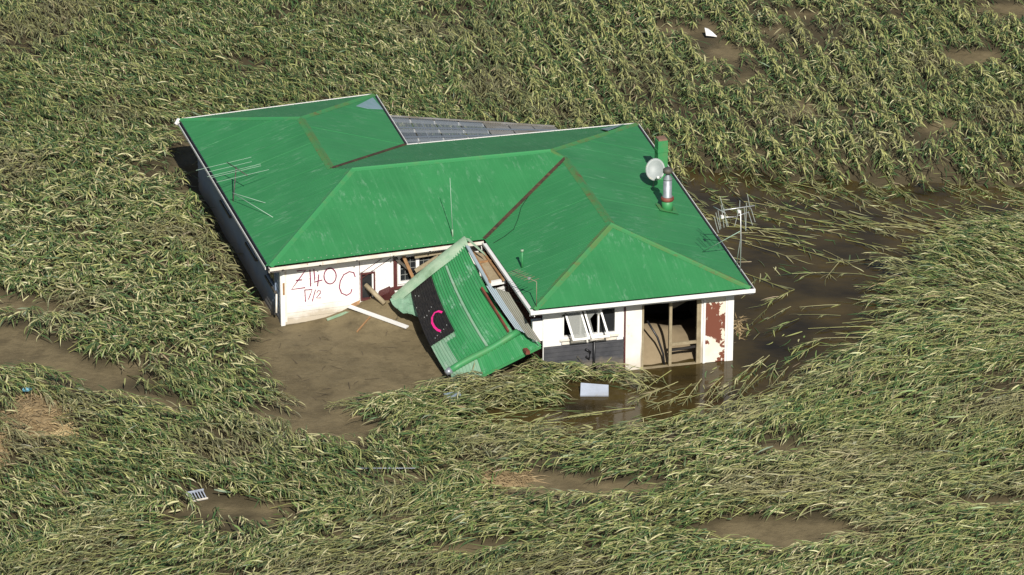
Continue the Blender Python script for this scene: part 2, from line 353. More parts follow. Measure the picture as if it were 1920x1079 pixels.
def fast_mesh(name, V, faces_flat, loop_tot, m, smooth=False, tint=None):
    me = bpy.data.meshes.new(name); me.vertices.add(len(V)); me.vertices.foreach_set('co', np.asarray(V, np.float32).ravel())
    me.loops.add(len(faces_flat)); me.loops.foreach_set('vertex_index', np.asarray(faces_flat, np.int32))
    st = np.concatenate([[0], np.cumsum(loop_tot)[:-1]]).astype(np.int32)
    me.polygons.add(len(loop_tot)); me.polygons.foreach_set('loop_start', st)
    try: me.polygons.foreach_set('loop_total', np.asarray(loop_tot, np.int32))
    except Exception: pass
    if smooth: me.polygons.foreach_set('use_smooth', np.ones(len(loop_tot), bool))
    if tint is not None:
        at = me.attributes.new('tint', 'FLOAT_COLOR', 'POINT'); at.data.foreach_set('color', np.asarray(tint, np.float32).ravel())
    me.materials.append(m); me.update(calc_edges=True); me.validate(); return me
M['silt'] = mat('wet_silt', (.200, .158, .086), (.145, .114, .061), .45, .75, bump=.035, bscale=5, spec=.3, c3=(.085, .066, .035), s3=1.9, lo3=.50, hi3=.78, tide=(-.12, .85, (.070, .053, .027)))
gxr, gyr = X.ravel(), Y.ravel(); bare_mask = np.full(gxr.shape, 9.0)
for pl in bare: bare_mask = np.minimum(bare_mask, sdist(gxr, gyr, pl))
bare_mask = np.clip(.5 - (bare_mask + (vnoise(gxr, gyr, .6, 41) - .5) * .5) / .6, 0, 1)
gt = np.repeat(bare_mask[:, None], 4, 1)
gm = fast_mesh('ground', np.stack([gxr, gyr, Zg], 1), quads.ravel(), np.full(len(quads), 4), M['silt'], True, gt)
stn = M['silt'].node_tree; sb = stn.nodes['Principled BSDF']; src = sb.inputs['Base Color'].links[0].from_socket      # gap shade put into the colour: darker under the crop, paler on bare silt
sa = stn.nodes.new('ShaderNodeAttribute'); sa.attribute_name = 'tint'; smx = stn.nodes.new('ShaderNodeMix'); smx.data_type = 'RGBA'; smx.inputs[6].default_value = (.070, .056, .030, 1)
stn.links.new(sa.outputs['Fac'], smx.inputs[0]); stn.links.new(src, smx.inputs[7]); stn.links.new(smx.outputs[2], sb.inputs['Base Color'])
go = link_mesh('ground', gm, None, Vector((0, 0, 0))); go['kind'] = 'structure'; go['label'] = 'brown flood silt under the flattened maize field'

wm = bpy.data.materials.new('muddy_flood_water'); wm.use_nodes = True; t = wm.node_tree; b = t.nodes['Principled BSDF']
b.inputs['Roughness'].default_value = .07; b.inputs['IOR'].default_value = 1.33; b.inputs['Specular IOR Level'].default_value = .35
co = t.nodes.new('ShaderNodeTexCoord')
def wnoise(s, st=(1, 1, 1), d=5):
    mp = t.nodes.new('ShaderNodeMapping'); mp.inputs['Scale'].default_value = st; t.links.new(co.outputs['Object'], mp.inputs[0])
    n = t.nodes.new('ShaderNodeTexNoise'); n.inputs['Scale'].default_value = s; n.inputs['Detail'].default_value = d; t.links.new(mp.outputs[0], n.inputs[0]); return n.outputs[0]
rp = t.nodes.new('ShaderNodeValToRGB'); e = rp.color_ramp.elements
e[0].position = .32; e[0].color = (.020, .015, .007, 1); e[1].position = .68; e[1].color = (.085, .060, .020, 1)
t.links.new(wnoise(.42, (1, 1.5, 1)), rp.inputs[0]); t.links.new(rp.outputs[0], b.inputs['Base Color'])
bp = t.nodes.new('ShaderNodeBump'); bp.inputs['Distance'].default_value = .004; t.links.new(wnoise(5, (1, 1.6, 1), 3), bp.inputs['Height']); t.links.new(bp.outputs[0], b.inputs['Normal'])
wx0, wx1, wy0, wy1 = -3.5, 21, -11.5, 11
wo_ = mesh('flood_water', [(wx0, wy0, WATER), (wx1, wy0, WATER), (wx1, wy1, WATER), (wx0, wy1, WATER)], [(0, 1, 2, 3)], wm, kind='structure', label='dark brown flood water around the right end of the house')

# ------------------------------------------------------------------ the house
house = thing('house', 'white flooded house with green corrugated roof half sunk in silt and water', 'house', tuple(c0.lerp(c1, .5) + ey * 3))
RS = 'roof_slope'
corr(RS, [A, L, M1, H2, H1], A, L, M['roof'], house)
corr(RS, [L, G, R3, R2, M1], L, G, M['roof'], house)
corr(RS, [D, E, H4, R3, R2], E, D, M['roof'], house)
corr(RS, [G, F, H4, R3], G, F, M['roof'], house)
corr(RS, [F, E, H4], F, E, M['roof'], house)
corr(RS, [C, D, R2, M1, H2], D, C, M['roof'], house)
corr(RS, [B, C, H2, H1], C, B, M['roof'], house)
corr(RS, [A, B, H1], B, A, M['roof'], house)
def outn(a, b, inside):   # horizontal outward normal of an eave, tipped down the slope
    d = flat(b - a); n = Vector((d.y, -d.x, 0))
    if n.dot(inside - a) > 0: n = -n
    return Vector((n.x, n.y, -math.tan(math.radians(17))))
mid = M1.lerp(R2, .5)
nL = outn(A, L, mid); nF = outn(L, G, mid); nR = outn(D, E, mid); nW = outn(G, F, H4); nH = outn(F, E, H4); nB = outn(C, D, mid); nLR = outn(B, C, H1); nA = outn(A, B, H2)
def cap(name, p, q, n1, n2, wd=.13, m=None, lift=.018, t0=0, t1=1):
    p = Vector(p); q = Vector(q); p, q = p.lerp(q, t0), p.lerp(q, t1); d = (q - p).normalized(); up = Vector((0, 0, 1)); vs = []
    def off(n):
        o = n - d * n.dot(d); return o.normalized() * wd
    ring = [off(n1) + up * lift * .35, off(n1) * .35 + up * lift, up * lift * 1.9, off(n2) * .35 + up * lift, off(n2) + up * lift * .35]
    k = 10
    for i in range(k + 1):
        c = p.lerp(q, i / k)
        for r in ring: vs.append(c + r)
    fs = [(i * 5 + j, (i + 1) * 5 + j, (i + 1) * 5 + j + 1, i * 5 + j + 1) for i in range(k) for j in range(4)]
    return mesh(name, vs, fs, m or M['cap'], house)
cap('ridge_cap', M1, R2, nF, nB, m=M['capgreen']); cap('ridge_cap', H1, H2, nL, nLR); cap('ridge_cap', R3, H4, nW, nR)
cap('hip_cap', L, M1, nL, nF, m=M['capgreen']); cap('hip_cap', A, H1, nL, nA, m=M['capgreen']); cap('hip_cap', B, H1, nLR, nA); cap('hip_cap', R2, D, nB, nR)
cap('hip_cap', F, H4, nW, nH); cap('hip_cap', E, H4, nR, nH); cap('hip_cap', R2, R3, nF, nR)
bar('valley_gutter', G + Vector((0, 0, .02)), R3 + Vector((0, 0, .012)), .11, .03, M['valley'], house)
bar('valley_gutter', C + Vector((0, 0, .02)), H2 + Vector((0, 0, .012)), .11, .03, M['valley'], house)
# weathered bare patches of sheet near two hips
def on_slope(px, py, a, n, z0=ZE):
    d = Vector(ray(px, py)); o = Vector(_c)       # plane through the eave
    nv = Vector((n.x * (-n.z), n.y * (-n.z), 1)).normalized()
    return o + d * ((a - o).dot(nv) / d.dot(nv))
def slope_sheet(name, pts, a, n, m, lift=.02):
    P = [on_slope(*q, a, n) + Vector((0, 0, lift)) for q in pts]
    return mesh(name, P + [p - Vector((0, 0, .012)) for p in P], [tuple(range(len(P))), tuple(range(len(P), 2 * len(P)))[::-1]] + [(i, i + len(P), (i + 1) % len(P) + len(P), (i + 1) % len(P)) for i in range(len(P))], m, house)
M['bluepatch'] = mat('bare_zinc_patch', (.22, .31, .36), (.16, .28, .28), 3, .4)
slope_sheet('bare_roof_patch', [(668, 200), (699, 184), (718, 206), (690, 205)], B, nLR, M['bluepatch'])
slope_sheet('bare_roof_patch', [(1126, 243), (1170, 234), (1140, 246)], D, nB, M['bluepatch'])

dn = Vector((0, 0, 1))
def eave(p, q, n, m, over0=0, over1=0, gut=True, rusty=False):
    h = Vector((n.x, n.y, 0)); d = flat(q - p); p2 = p - d * over0; q2 = q + d * over1
    if gut:
        o = bar('gutter', p2 + h * .098 - dn * .055, q2 + h * .098 - dn * .055, .018, .115 if n in (nF, nH) else .075, m, house)
        bar('gutter_trough', p2 + h * .04 - dn * .09, q2 + h * .04 - dn * .09, .092, .04, M['pvc'], o)
    bar('fascia', p2 - h * .02 - dn * .125, q2 - h * .02 - dn * .125, .022, .15, m, house)
    a, b_ = p - h * .04 - dn * .2, q - h * .04 - dn * .2
    mesh('soffit', [a, b_, b_ - h * .42, a - h * .42, a + dn * .018, b_ + dn * .018, b_ - h * .42 + dn * .018, a - h * .42 + dn * .018],
         [(0, 3, 2, 1), (4, 5, 6, 7), (0, 1, 5, 4), (1, 2, 6, 5), (2, 3, 7, 6), (3, 0, 4, 7)], M['soffit'], house)
eave(L, G, nF, M['dirtywhite'], .0, -.05); eave(F, E, nH, M['white'], .1, .1); eave(A, L, nL, M['white'], .06, 0); eave(E, D, nR, M['white']); eave(G, F, nW, M['white'], -.15, .05)
eave(D, C, nB, M['white']); eave(C, B, nLR, M['white']); eave(B, A, nA, M['white'], .02, .0)
bar('gutter', G + Vector((nW.x, nW.y, 0)) * .05 - dn * .03 + flat(F - G) * .25, F + Vector((nW.x, nW.y, 0)) * .05 - dn * .03, .085, .03, M['white'], house)
nb = MB()
for k in range(34):
    p = L.lerp(G, .02 + .028 * k); u_ = Vector((-nF.x, -nF.y, math.tan(math.radians(17)))); p = p + u_ * (.09 + .05 * (k % 3 == 0)) + dn * .006; nb.bar(p, p + dn * .012, .028, .028)
nb.build('roof_nail', M['palecap'], house, kind='stuff')
tube('cable', [on_slope(*q, G, nW) + dn * .012 for q in ((991, 369), (984, 379), (977, 390), (971, 412), (963, 431), (945, 445), (925, 457))], .008, M['pvc'], house, 5)
# rust line and brackets on the stained front gutter
bar('gutter_rust_lip', L + nF * .1 + dn * .03, G + nF * .1 + dn * .03 - ex * .05, .018, .012, M['valley'], house)
for k in range(6):
    p = L.lerp(G, .06 + .17 * k) + Vector((nF.x, nF.y, 0)) * .108 - dn * .10
    bar('gutter_bracket', p, p - dn * .03, .05, .02, M['pvc'], house, up=nF)
# end piece of the gutter at the far left corner
tube('gutter_end', [A - ex * .02, A - ex * .14 - ey * .1 - dn * .12], .07, M['white'], house, 8)

class Wall:
    def __init__(s, o, e, inward): s.o = Vector(o); s.e = Vector(e); s.n = -Vector(inward)   # n points out
    def P(s, u, z, d=0): return s.o + s.e * u + s.n * d + Vector((0, 0, z))
    def uz(s, px, py, d=0):
        r = Vector(ray(px, py)); o = Vector(_c); q = s.o + s.n * d; tt = (q - o).dot(s.n) / r.dot(s.n); p = o + r * tt; return (p - s.o).dot(s.e), p.z
    def box(s, name, u0, u1, z0, z1, d0, d1, m, parent=None, **k):
        p = [s.P(u0, z0, d0), s.P(u1, z0, d0), s.P(u1, z0, d1), s.P(u0, z0, d1), s.P(u0, z1, d0), s.P(u1, z1, d0), s.P(u1, z1, d1), s.P(u0, z1, d1)]
        return MB().hexa(p).build(name, m, parent or house, **k)
    def board(s, u0, u1, z0, z1, d, m, slope=(0, 0)):   # a lapped weatherboard: foot proud, head tucked in
        p = [s.P(u0, z0, d), s.P(u1, z0, d), s.P(u1, z0, d + .030), s.P(u0, z0, d + .030), s.P(u0, z1, d), s.P(u1, z1, d), s.P(u1, z1, d + .010), s.P(u0, z1, d + .010)]
        return MB().hexa(p).build('weatherboard', m, house)
    def skin(s, name, u0, u1, z0, z1, holes, th, m, parent=None):
        us = sorted({u0, u1, *[h[0] for h in holes], *[h[1] for h in holes]}); zs = sorted({z0, z1, *[h[2] for h in holes], *[h[3] for h in holes]})
        us = [u for u in us if u0 <= u <= u1]; zs = [z for z in zs if z0 <= z <= z1]; nu, nz = len(us), len(zs)
        solid = {(i, j): not any(h[0] <= (us[i] + us[i + 1]) / 2 <= h[1] and h[2] <= (zs[j] + zs[j + 1]) / 2 <= h[3] for h in holes) for i in range(nu - 1) for j in range(nz - 1)}
        V = [s.P(u, z, d) for d in (0, -th) for u in us for z in zs]; I = lambda i, j, k: k * nu * nz + i * nz + j; Fc = []
        for (i, j), ok in solid.items():
            if not ok: continue
            Fc.append((I(i, j, 0), I(i + 1, j, 0), I(i + 1, j + 1, 0), I(i, j + 1, 0))); Fc.append((I(i, j, 1), I(i, j + 1, 1), I(i + 1, j + 1, 1), I(i + 1, j, 1)))
            for di, dj, a, b_ in ((-1, 0, (i, j), (i, j + 1)), (1, 0, (i + 1, j), (i + 1, j + 1)), (0, -1, (i, j), (i + 1, j)), (0, 1, (i, j + 1), (i + 1, j + 1))):
                if not solid.get((i + di, j + dj), False): Fc.append((I(*a, 0), I(*b_, 0), I(*b_, 1), I(*a, 1)))
        return mesh(name, V, Fc, m, parent or house)
    def frame(s, name, u0, u1, z0, z1, wd, d0, d1, m, parent=None, **k):
        o = [(u0, z0), (u1, z0), (u1, z1), (u0, z1)]; i = [(u0 + wd, z0 + wd), (u1 - wd, z0 + wd), (u1 - wd, z1 - wd), (u0 + wd, z1 - wd)]
        V = [s.P(*q, d) for d in (d0, d1) for q in o + i]; Fc = []
        for a in range(4):
            b_ = (a + 1) % 4
            Fc += [(a, b_, 4 + b_, 4 + a), (8 + a, 12 + a, 12 + b_, 8 + b_), (a, 8 + a, 8 + b_, b_), (4 + a, 4 + b_, 12 + b_, 12 + a)]
        return mesh(name, V, Fc, m, parent or house, **k)

FW = Wall(c0, ex, ey)              # front wall of the left part
LWL = Wall(c0, ey, ex)             # left end wall (u runs towards the back)
RW = Wall(c1, fx, fy)              # front wall of the right wing
ZT = 1.96; ZB = -.5
lenF = (G - L).dot(ex) - .45 + .1; lenL = (A - L).dot(ey) - .42 - .42; lenR = (E - F).dot(fx) - .8
# --- left part, front
w1 = (2.30, 2.73, .55, 1.40); w2 = (3.40, 5.2, .92, 1.80)
FW.skin('wall', 0, lenF, ZB, ZT, [w1, w2], .12, M['wallwhite'])
bh = .165; z = -.2
while z < ZT - .02:
    z1 = min(z + bh, ZT)
    if z1 <= w1[2] or z >= w1[3]: segs = [(.02, 3.25)]
    else: segs = [(.02, w1[0] - .02), (w1[1] + .02, 3.25)]
    for a_, b_ in segs: FW.board(a_, b_, z, z1 - .001, .001, M['wallwhite'])
    z = z1
FW.box('corner_board', -.045, .075, ZB, ZT, .033, .055, M['white'])
FW.box('corner_board', .075, .14, .2, ZT - .1, .033, .040, M['dirtywhite'])
FW.box('rust_stain_plate', .02, .075, 1.05, 1.42, .056, .061, M['rustwood'])
fr = FW.frame('window', *w1, .045, -.09, .035, M['maroon']); FW.box('pane', w1[0] + .05, w1[1] - .05, w1[2] + .04, w1[3] - .05, -.07, -.065, M['glass'], fr)
FW.box('jamb', w1[1] - .09, w1[1] - .045, w1[2] + .04, w1[3] - .05, -.05, .01, M['white'], fr)
for k in range(2): bar('brace_trim', FW.P(2.26 + .03 * k, 1.38 - .16 * k, .03), FW.P(3.2, 1.93 - .17 * k, .03), .014, .012, M['maroon'], house, up=FW.n)
FW.box('wall_joint', 2.268, 2.282, .6, ZT, .028, .036, M['maroon'])
FW.frame('window', *w2, .07, -.05, .045, M['white'], label='wide white framed window with maroon architrave and leadlight panes')
win2 = bpy.data.objects[[o.name for o in house.children if o.name.startswith('window')][-1]]
FW.box('architrave', 3.27, 3.375, .86, ZT, .024, .05, M['maroon'], win2); FW.box('sill', 3.2, 5.25, .80, .86, .024, .10, M['maroon'], win2)
for k, (a_, b_) in enumerate(((3.47, 3.93), (4.03, 4.45), (4.55, 5.13))):
    FW.box('pane', a_, b_, .99, 1.73, -.03, -.025, M['glass'], win2)
    if k < 2:
        for j in range(1, 3): FW.box('glazing_bar', a_ + (b_ - a_) * j / 3 - .008, a_ + (b_ - a_) * j / 3 + .008, .99, 1.73, -.024, -.008, M['dustglass'], win2)
        for j in range(1, 4): FW.box('glazing_bar', a_, b_, .99 + .185 * j - .008, .99 + .185 * j + .008, -.022, -.006, M['dustglass'], win2)
for a_ in (3.93, 4.45): FW.box('mullion', a_, a_ + .10, .99, 1.73, -.04, .04, M['white'], win2)
bar('broken_rafter', FW.P(3.52, 1.86, .16), FW.P(3.86, .98, .22), .09, .05, M['rustwood'], house, up=FW.n)
bar('broken_rafter', FW.P(3.15, 1.93, .10), FW.P(3.72, 1.36, .14), .07, .04, M['steeldark'], house, up=FW.n)
bar('broken_rafter', FW.P(3.85, 1.80, .20), FW.P(4.75, 1.86, .25), .13, .04, M['beigewood'], house, up=FW.n)
bar('broken_rafter', FW.P(3.86, 1.35, .22), FW.P(4.55, 1.72, .25), .12, .04, M['beigewood'], house, up=FW.n)
bar('broken_rafter', FW.P(3.84, 1.24, .19), FW.P(4.4, 1.52, .21), .06, .04, M['pvc'], house, up=FW.n)
# small break at the foot of the wall
mesh('broken_cladding', [FW.P(1.86, .33, .03), FW.P(2.0, .50, .05), FW.P(2.28, .60, .05), FW.P(2.24, .48, .08), FW.P(2.05, .38, .09)], [(0, 1, 2, 3, 4)], M['rustwood'], house)
# --- left end wall, in shade
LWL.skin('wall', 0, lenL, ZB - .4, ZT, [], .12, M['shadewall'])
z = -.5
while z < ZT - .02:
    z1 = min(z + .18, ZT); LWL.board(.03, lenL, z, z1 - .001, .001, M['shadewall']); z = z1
LWL.box('corner_board', -.02, .09, ZB, ZT, .025, .045, M['white'])
for (a_, b_) in ((.55, 1.65), (2.9, 4.1), (6.2, 7.4)):
    f_ = LWL.frame('window', a_, b_, .95, 1.85, .07, .0, .06, M['shadewall']); LWL.box('pane', a_ + .07, b_ - .07, 1.02, 1.78, .024, .03, M['glass'], f_); LWL.box('sill', a_ - .05, b_ + .05, .88, .949, .0, .10, M['steeldark'], f_)
tube('downpipe', [LWL.P(.30, .95, .08), LWL.P(.12, .45, .14)], .028, M['dirtywhite'], house, 8)
# --- rear and hidden walls, closing the house
def wall_between(p, q, n): return Wall(Vector((p.x, p.y, 0)), flat(q - p), -Vector((n.x, n.y, 0)).normalized()), (flat(q - p)).dot(q - p)
hp = [Vector((*q, 0)) for q in walls_plan]
for i, j, n in ((0, 1, nA), (1, 2, nLR), (2, 3, nB), (3, 4, nR), (5, 6, nW)):
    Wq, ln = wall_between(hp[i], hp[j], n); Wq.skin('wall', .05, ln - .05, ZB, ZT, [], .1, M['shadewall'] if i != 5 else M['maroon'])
# --- right wing, front wall
win = (.52, 2.07, .98, 1.85); door = (2.80, 4.50, -.24, 1.80); pan = (4.62, 5.20, -.16, 1.84)
RW.skin('wall', 0, lenR, ZB, ZT, [win, door], .12, M['wallwhite'])
RW.box('wall_panel', .0, .50, .72, 1.86, .002, .02, M['white']); RW.box('wall_panel', 2.08, 2.26, .78, 1.86, .002, .02, M['white'])
RW.box('window_apron', .52, 2.07, .80, .975, .002, .03, M['dirtywhite'])
z = -.42
k = 0
while z < .74:
    RW.board(.0, 2.28, z, z + .125, .001, M['blackboard']); z += .126
RW.box('corner_board', 2.285, 2.33, ZB, ZT, .0, .045, M['maroon'])
RW.box('cream_panel', 2.335, 2.76, -.4, 1.86, .002, .022, M['creampanel'])
wf = RW.frame('window', *win, .05, -.08, .03, M['white']); 
RW.box('pane', 1.58, 2.02, 1.03, 1.80, -.045, -.04, M['glass'], wf); RW.box('mullion', 1.53, 1.58, 1.03, 1.80, -.06, .025, M['white'], wf); RW.box('mullion', 1.02, 1.07, 1.03, 1.80, -.06, .025, M['white'], wf)
RW.box('sill', .45, 2.12, .935, .978, .0, .10, M['dirtywhite'], wf)
def sash(u0, u1, z0, z1, deg, skew):
    """a top-hung sash swung outwards"""
    h = z1 - z0; a = math.radians(deg); S = Wall(RW.P(u0, z1, .04), RW.e, -RW.n)
    def Q(u, v, d): return RW.P(u0 + u + skew * v, z1 - v * math.cos(a) + d * math.sin(a), .04 + v * math.sin(a) + d * math.cos(a))
    wd = .055; o = [(0, 0), (u1 - u0, 0), (u1 - u0, h), (0, h)]; i = [(wd, wd), (u1 - u0 - wd, wd), (u1 - u0 - wd, h - wd), (wd, h - wd)]
    V = [Q(*q, d) for d in (0, .035) for q in o + i]; Fc = []
    for x in range(4):
        y = (x + 1) % 4; Fc += [(x, y, 4 + y, 4 + x), (8 + x, 12 + x, 12 + y, 8 + y), (x, 8 + x, 8 + y, y), (4 + x, 4 + y, 12 + y, 12 + x)]
    ob = mesh('open_sash', V, Fc, M['white'], house); return ob, Q, wd, u1 - u0, h
s1, Q, wd, ww, hh = sash(.56, 1.05, .98, 1.80, 28, .2)
MB().hexa([Q(wd, hh - wd, .012), Q(ww - wd, hh - wd, .012), Q(ww - wd, hh - wd, .018), Q(wd, hh - wd, .018), Q(wd, wd, .012), Q(ww - wd, wd, .012), Q(ww - wd, wd, .018), Q(wd, wd, .018)]).build('pane', M['dustglass'], s1)
s2, Q, wd, ww, hh = sash(1.09, 1.60, .99, 1.84, 27, .2)
MB().add([Q(wd, wd, .014), Q(ww - wd, wd, .014), Q(ww - wd, .22, .014), Q(.3, .16, .014), Q(.12, .3, .014), Q(.1, hh - wd, .014), Q(wd, hh - wd, .014)], [(0, 1, 2, 3), (0, 3, 4), (0, 4, 5, 6)]).build('broken_pane', M['dustglass'], s2)
# sliding door
df = RW.frame('sliding_door', *door, .05, -.09, .03, M['beigewood'])
RW.box('door_post', 3.58, 3.66, door[2] + .05, 1.75, -.06, .035, M['beigewood'], df); RW.box('door_post', 4.38, 4.45, door[2] + .05, 1.75, -.06, .02, M['beigewood'], df)
RW.box('door_rail', 3.66, 4.38, .42, .50, -.04, .015, M['beigewood'], df); RW.box('door_sill', 2.74, 4.56, -.33, -.245, -.1, .12, M['beigewood'], df)
tube('fallen_rail', [RW.P(3.1, 1.0, -.55), RW.P(3.35, .55, -.35), RW.P(3.48, .1, -.2), RW.P(3.5, -.22, -.12)], .03, M['pvc'], df)
bar('fallen_rail', RW.P(3.62, .22, -.12), RW.P(4.40, .27, -.12), .06, .05, M['dark'], df)
RW.box('eave_light', 3.32, 3.82, 1.80, 1.87, .06, .14, M['white'])
pf = RW.frame('panel_frame', pan[0] - .06, pan[1] + .05, pan[2] - .1, pan[3] + .03, .06, .0, .05, M['white'])
RW.box('peeling_panel', pan[0], pan[1] - .01, pan[2] - .04, pan[3] - .03, .002, .02, M['peel'], pf, label='cream panel with paint peeling to red brown')
RW.box('corner_board', pan[1] + .055, lenR + .04, ZB, ZT, .0, .055, M['white'])
RW.box('frame_head', .0, lenR, 1.87, ZT - .003, .0, .026, M['maroon'])
tube('drain_pipe', [RW.P(1.42, .85, .09), RW.P(1.42, .2, .09), RW.P(1.46, -.1, .12)], .035, M['pvc'], house, 8)
tube('drain_pipe', [RW.P(1.18, .62, .07), RW.P(1.32, .52, .07), RW.P(1.28, .3, .07), RW.P(1.2, .4, .07)], .03, M['pvc'], house, 8)
bar('drain_pipe', RW.P(.95, .42, .05), RW.P(1.12, .18, .05), .05, .03, M['steeldark'], house, up=RW.n)
tube('downpipe', [RW.P(.5, 1.9, .1), RW.P(.62, 1.75, .12), RW.P(.5, 1.7, .08)], .022, M['pvc'], house, 6)
# rooms behind the openings
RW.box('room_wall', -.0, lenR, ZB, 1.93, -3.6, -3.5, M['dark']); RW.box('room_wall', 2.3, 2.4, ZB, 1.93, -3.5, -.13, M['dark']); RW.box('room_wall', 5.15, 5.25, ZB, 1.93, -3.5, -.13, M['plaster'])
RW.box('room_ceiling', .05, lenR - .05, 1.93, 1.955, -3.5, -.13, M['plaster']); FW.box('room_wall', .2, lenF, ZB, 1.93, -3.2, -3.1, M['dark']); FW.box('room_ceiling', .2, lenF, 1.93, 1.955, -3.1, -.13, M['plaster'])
bar('fallen_board', RW.P(3.75, 1.55, -.5), RW.P(4.3, 1.75, -.6), .5, .03, M['plaster'], house, up=RW.n)
RW.box('room_floor', .05, lenR - .05, -.5, -.40, -3.5, -.13, M['plaster'])
V = []; Fc = []; nu_, nv_ = 16, 14
for i in range(nu_ + 1):
    for j in range(nv_ + 1):
        u = 2.42 + 2.7 * i / nu_; d = -.14 - 2.6 * j / nv_; s = j / nv_
        h = -.30 + (.82 * math.sin(min(1, s * 2.0) * math.pi / 2) - .9 * max(0, s - .5)) * (.85 + .15 * math.sin(u * 2.3 + .6)) * (1 - .3 * max(0, (u - 3.9) / 1.2)) + .03 * math.sin(u * 9 + d * 7)
        V.append(RW.P(u, h, d))
for i in range(nu_):
    for j in range(nv_): q = i * (nv_ + 1) + j; Fc.append((q, q + nv_ + 1, q + nv_ + 2, q + 1))
M['heap'] = mat('dry_silt', (.26, .20, .12), (.19, .145, .085), 1.2, .9, bump=.02)
mesh('silt_heap', V, Fc, M['heap'], smooth=True, kind='structure', label='heap of tan silt filling the room behind the sliding door')
# corner pieces under the front-left eave corner of the wing
RW.box('corner_post', -.30, -.02, .95, 1.55, -.25, -.05, M['white']); RW.box('corner_post', -.02, .06, ZB, 1.8, -.06, .0, M['white'])
# lean-to of clear sheets behind the house
ln = [U(705, 219, 1.62), U(752, 275, 1.95), U(1075, 246, 1.95), U(1030, 238, 1.5)]
lt = MB().bar(U(725, 221, 1.58), U(1030, 240, 1.45), .06, .08).build('lean_to_roof', M['beigewood'], house)
qa, qb, qc, qd = U(722, 220, 1.62), U(1040, 240, 1.5), U(1075, 262, 2.0), U(745, 283, 2.0)
NS = 7
for k in range(NS):
    patch('roof_sheet', qa, qb, qc, qd, M['clear'] if k < 4 else M['mudclear'], lt, k / NS + .003, (k + 1) / NS - .003, 0, 1, nribs=70, amp=.013, nv=3, lift=.03 + .004 * (k % 2))
for v in (.06, .38, .68):
    bar('purlin', qa.lerp(qd, v) - dn * .03, qb.lerp(qc, v) - dn * .02, .15, .05, M['white'], lt)
for v in (.0, .36, .66):
    bar('lap_or_glint', qa.lerp(qd, v) + dn * .055, qb.lerp(qc, v) + dn * .055, .10, .012, M['clear'] if v else M['mudclear'], lt)  # strips added to draw the sun glint and dust bands over the purlins
for u in np.linspace(.02, .98, 6):
    bar('rafter', qa.lerp(qb, u) - dn * .09, qd.lerp(qc, u) - dn * .09, .05, .08, M['white'], lt)
# chimney and flue
ch = U(1239, 338, 2.22); cm = MB().bar(ch - dn * 1.6, ch + dn * 1.28, .30, .30, up=ex).build('chimney', M['capgreen'], house)
bar('chimney_band', ch + dn * .93, ch + dn * 1.0, .33, .33, M['capgreen'], cm, up=ex); bar('chimney_cap', ch + dn * 1.28, ch + dn * 1.34, .26, .26, M['brick'], cm, up=ex)
fb = on_slope(1251, 393, D, nR) - dn * .05
fl = tube('flue', [fb, fb + dn * .37], .165, M['capgreen'], house, 18)
tube('flue_collar', [fb + dn * .33, fb + dn * .36, fb + dn * .42, fb + dn * .45], [.17, .19, .19, .165], M['redcollar'], fl, 18)
tube('flue_pipe', [fb + dn * .44, fb + dn * .47, fb + dn * .50, fb + dn * .99], [.15, .15, .125, .125], M['silver'], fl, 18)
tube('flue_cowl', [fb + dn * .98, fb + dn * 1.01, fb + dn * 1.12, fb + dn * 1.17], [.135, .14, .06, .06], M['silver'], fl, 18)
tube('flue_cap', [fb + dn * 1.17, fb + dn * 1.19, fb + dn * 1.29, fb + dn * 1.34], [.06, .14, .14, .07], M['steeldark'], fl, 18)
mesh('flue_flashing', [fb + fx * a_ + fy * b_ + dn * (.075 - a_ * .306) for a_, b_ in ((-.28, -.28), (.28, -.28), (.28, .28), (-.28, .28))], [(0, 1, 2, 3)], M['cap'], house)
vp = on_slope(979, 503, G, nW)
vpipe = tube('vent_pipe', [vp - dn * .03, vp + dn * .5], .028, M['capgreen'], house, 8); tube('vent_cap', [vp + dn * .5, vp + dn * .56], .045, M['palecap'], vpipe, 8)

# writing sprayed on the wall
def stroke(W_, pts, wd, name, m, parent, d=.034, px=True):
    P = [(W_.uz(*q, d) if px else q) for q in pts]; vs = []
    for i, (u, z_) in enumerate(P):
        a_ = P[max(i - 1, 0)]; b_ = P[min(i + 1, len(P) - 1)]; tx, tz = b_[0] - a_[0], b_[1] - a_[1]; l_ = math.hypot(tx, tz) + 1e-9; nx_, nz_ = -tz / l_ * wd / 2, tx / l_ * wd / 2
        for s_ in (1, -1):
            for dd in (0, .002): vs.append(W_.P(u + s_ * nx_, z_ + s_ * nz_, d + dd))
    fs = []
    for i in range(len(P) - 1):
        q = i * 4; r_ = q + 4; fs += [(q + 1, r_ + 1, r_ + 3, q + 3), (q, q + 2, r_ + 2, r_), (q, r_, r_ + 1, q + 1), (q + 2, q + 3, r_ + 3, r_ + 2)]
    return mesh(name, vs, fs, m, parent)
def z4(x, y): return (340 + x * .24096, 380 + y * .24096)
def arc(cx, cy, rx, ry, a0, a1, n=18): return [z4(cx + rx * math.cos(math.radians(a0 + (a1 - a0) * k / n)), cy + ry * math.sin(math.radians(a0 + (a1 - a0) * k / n))) for k in range(n + 1)]
SW = .034
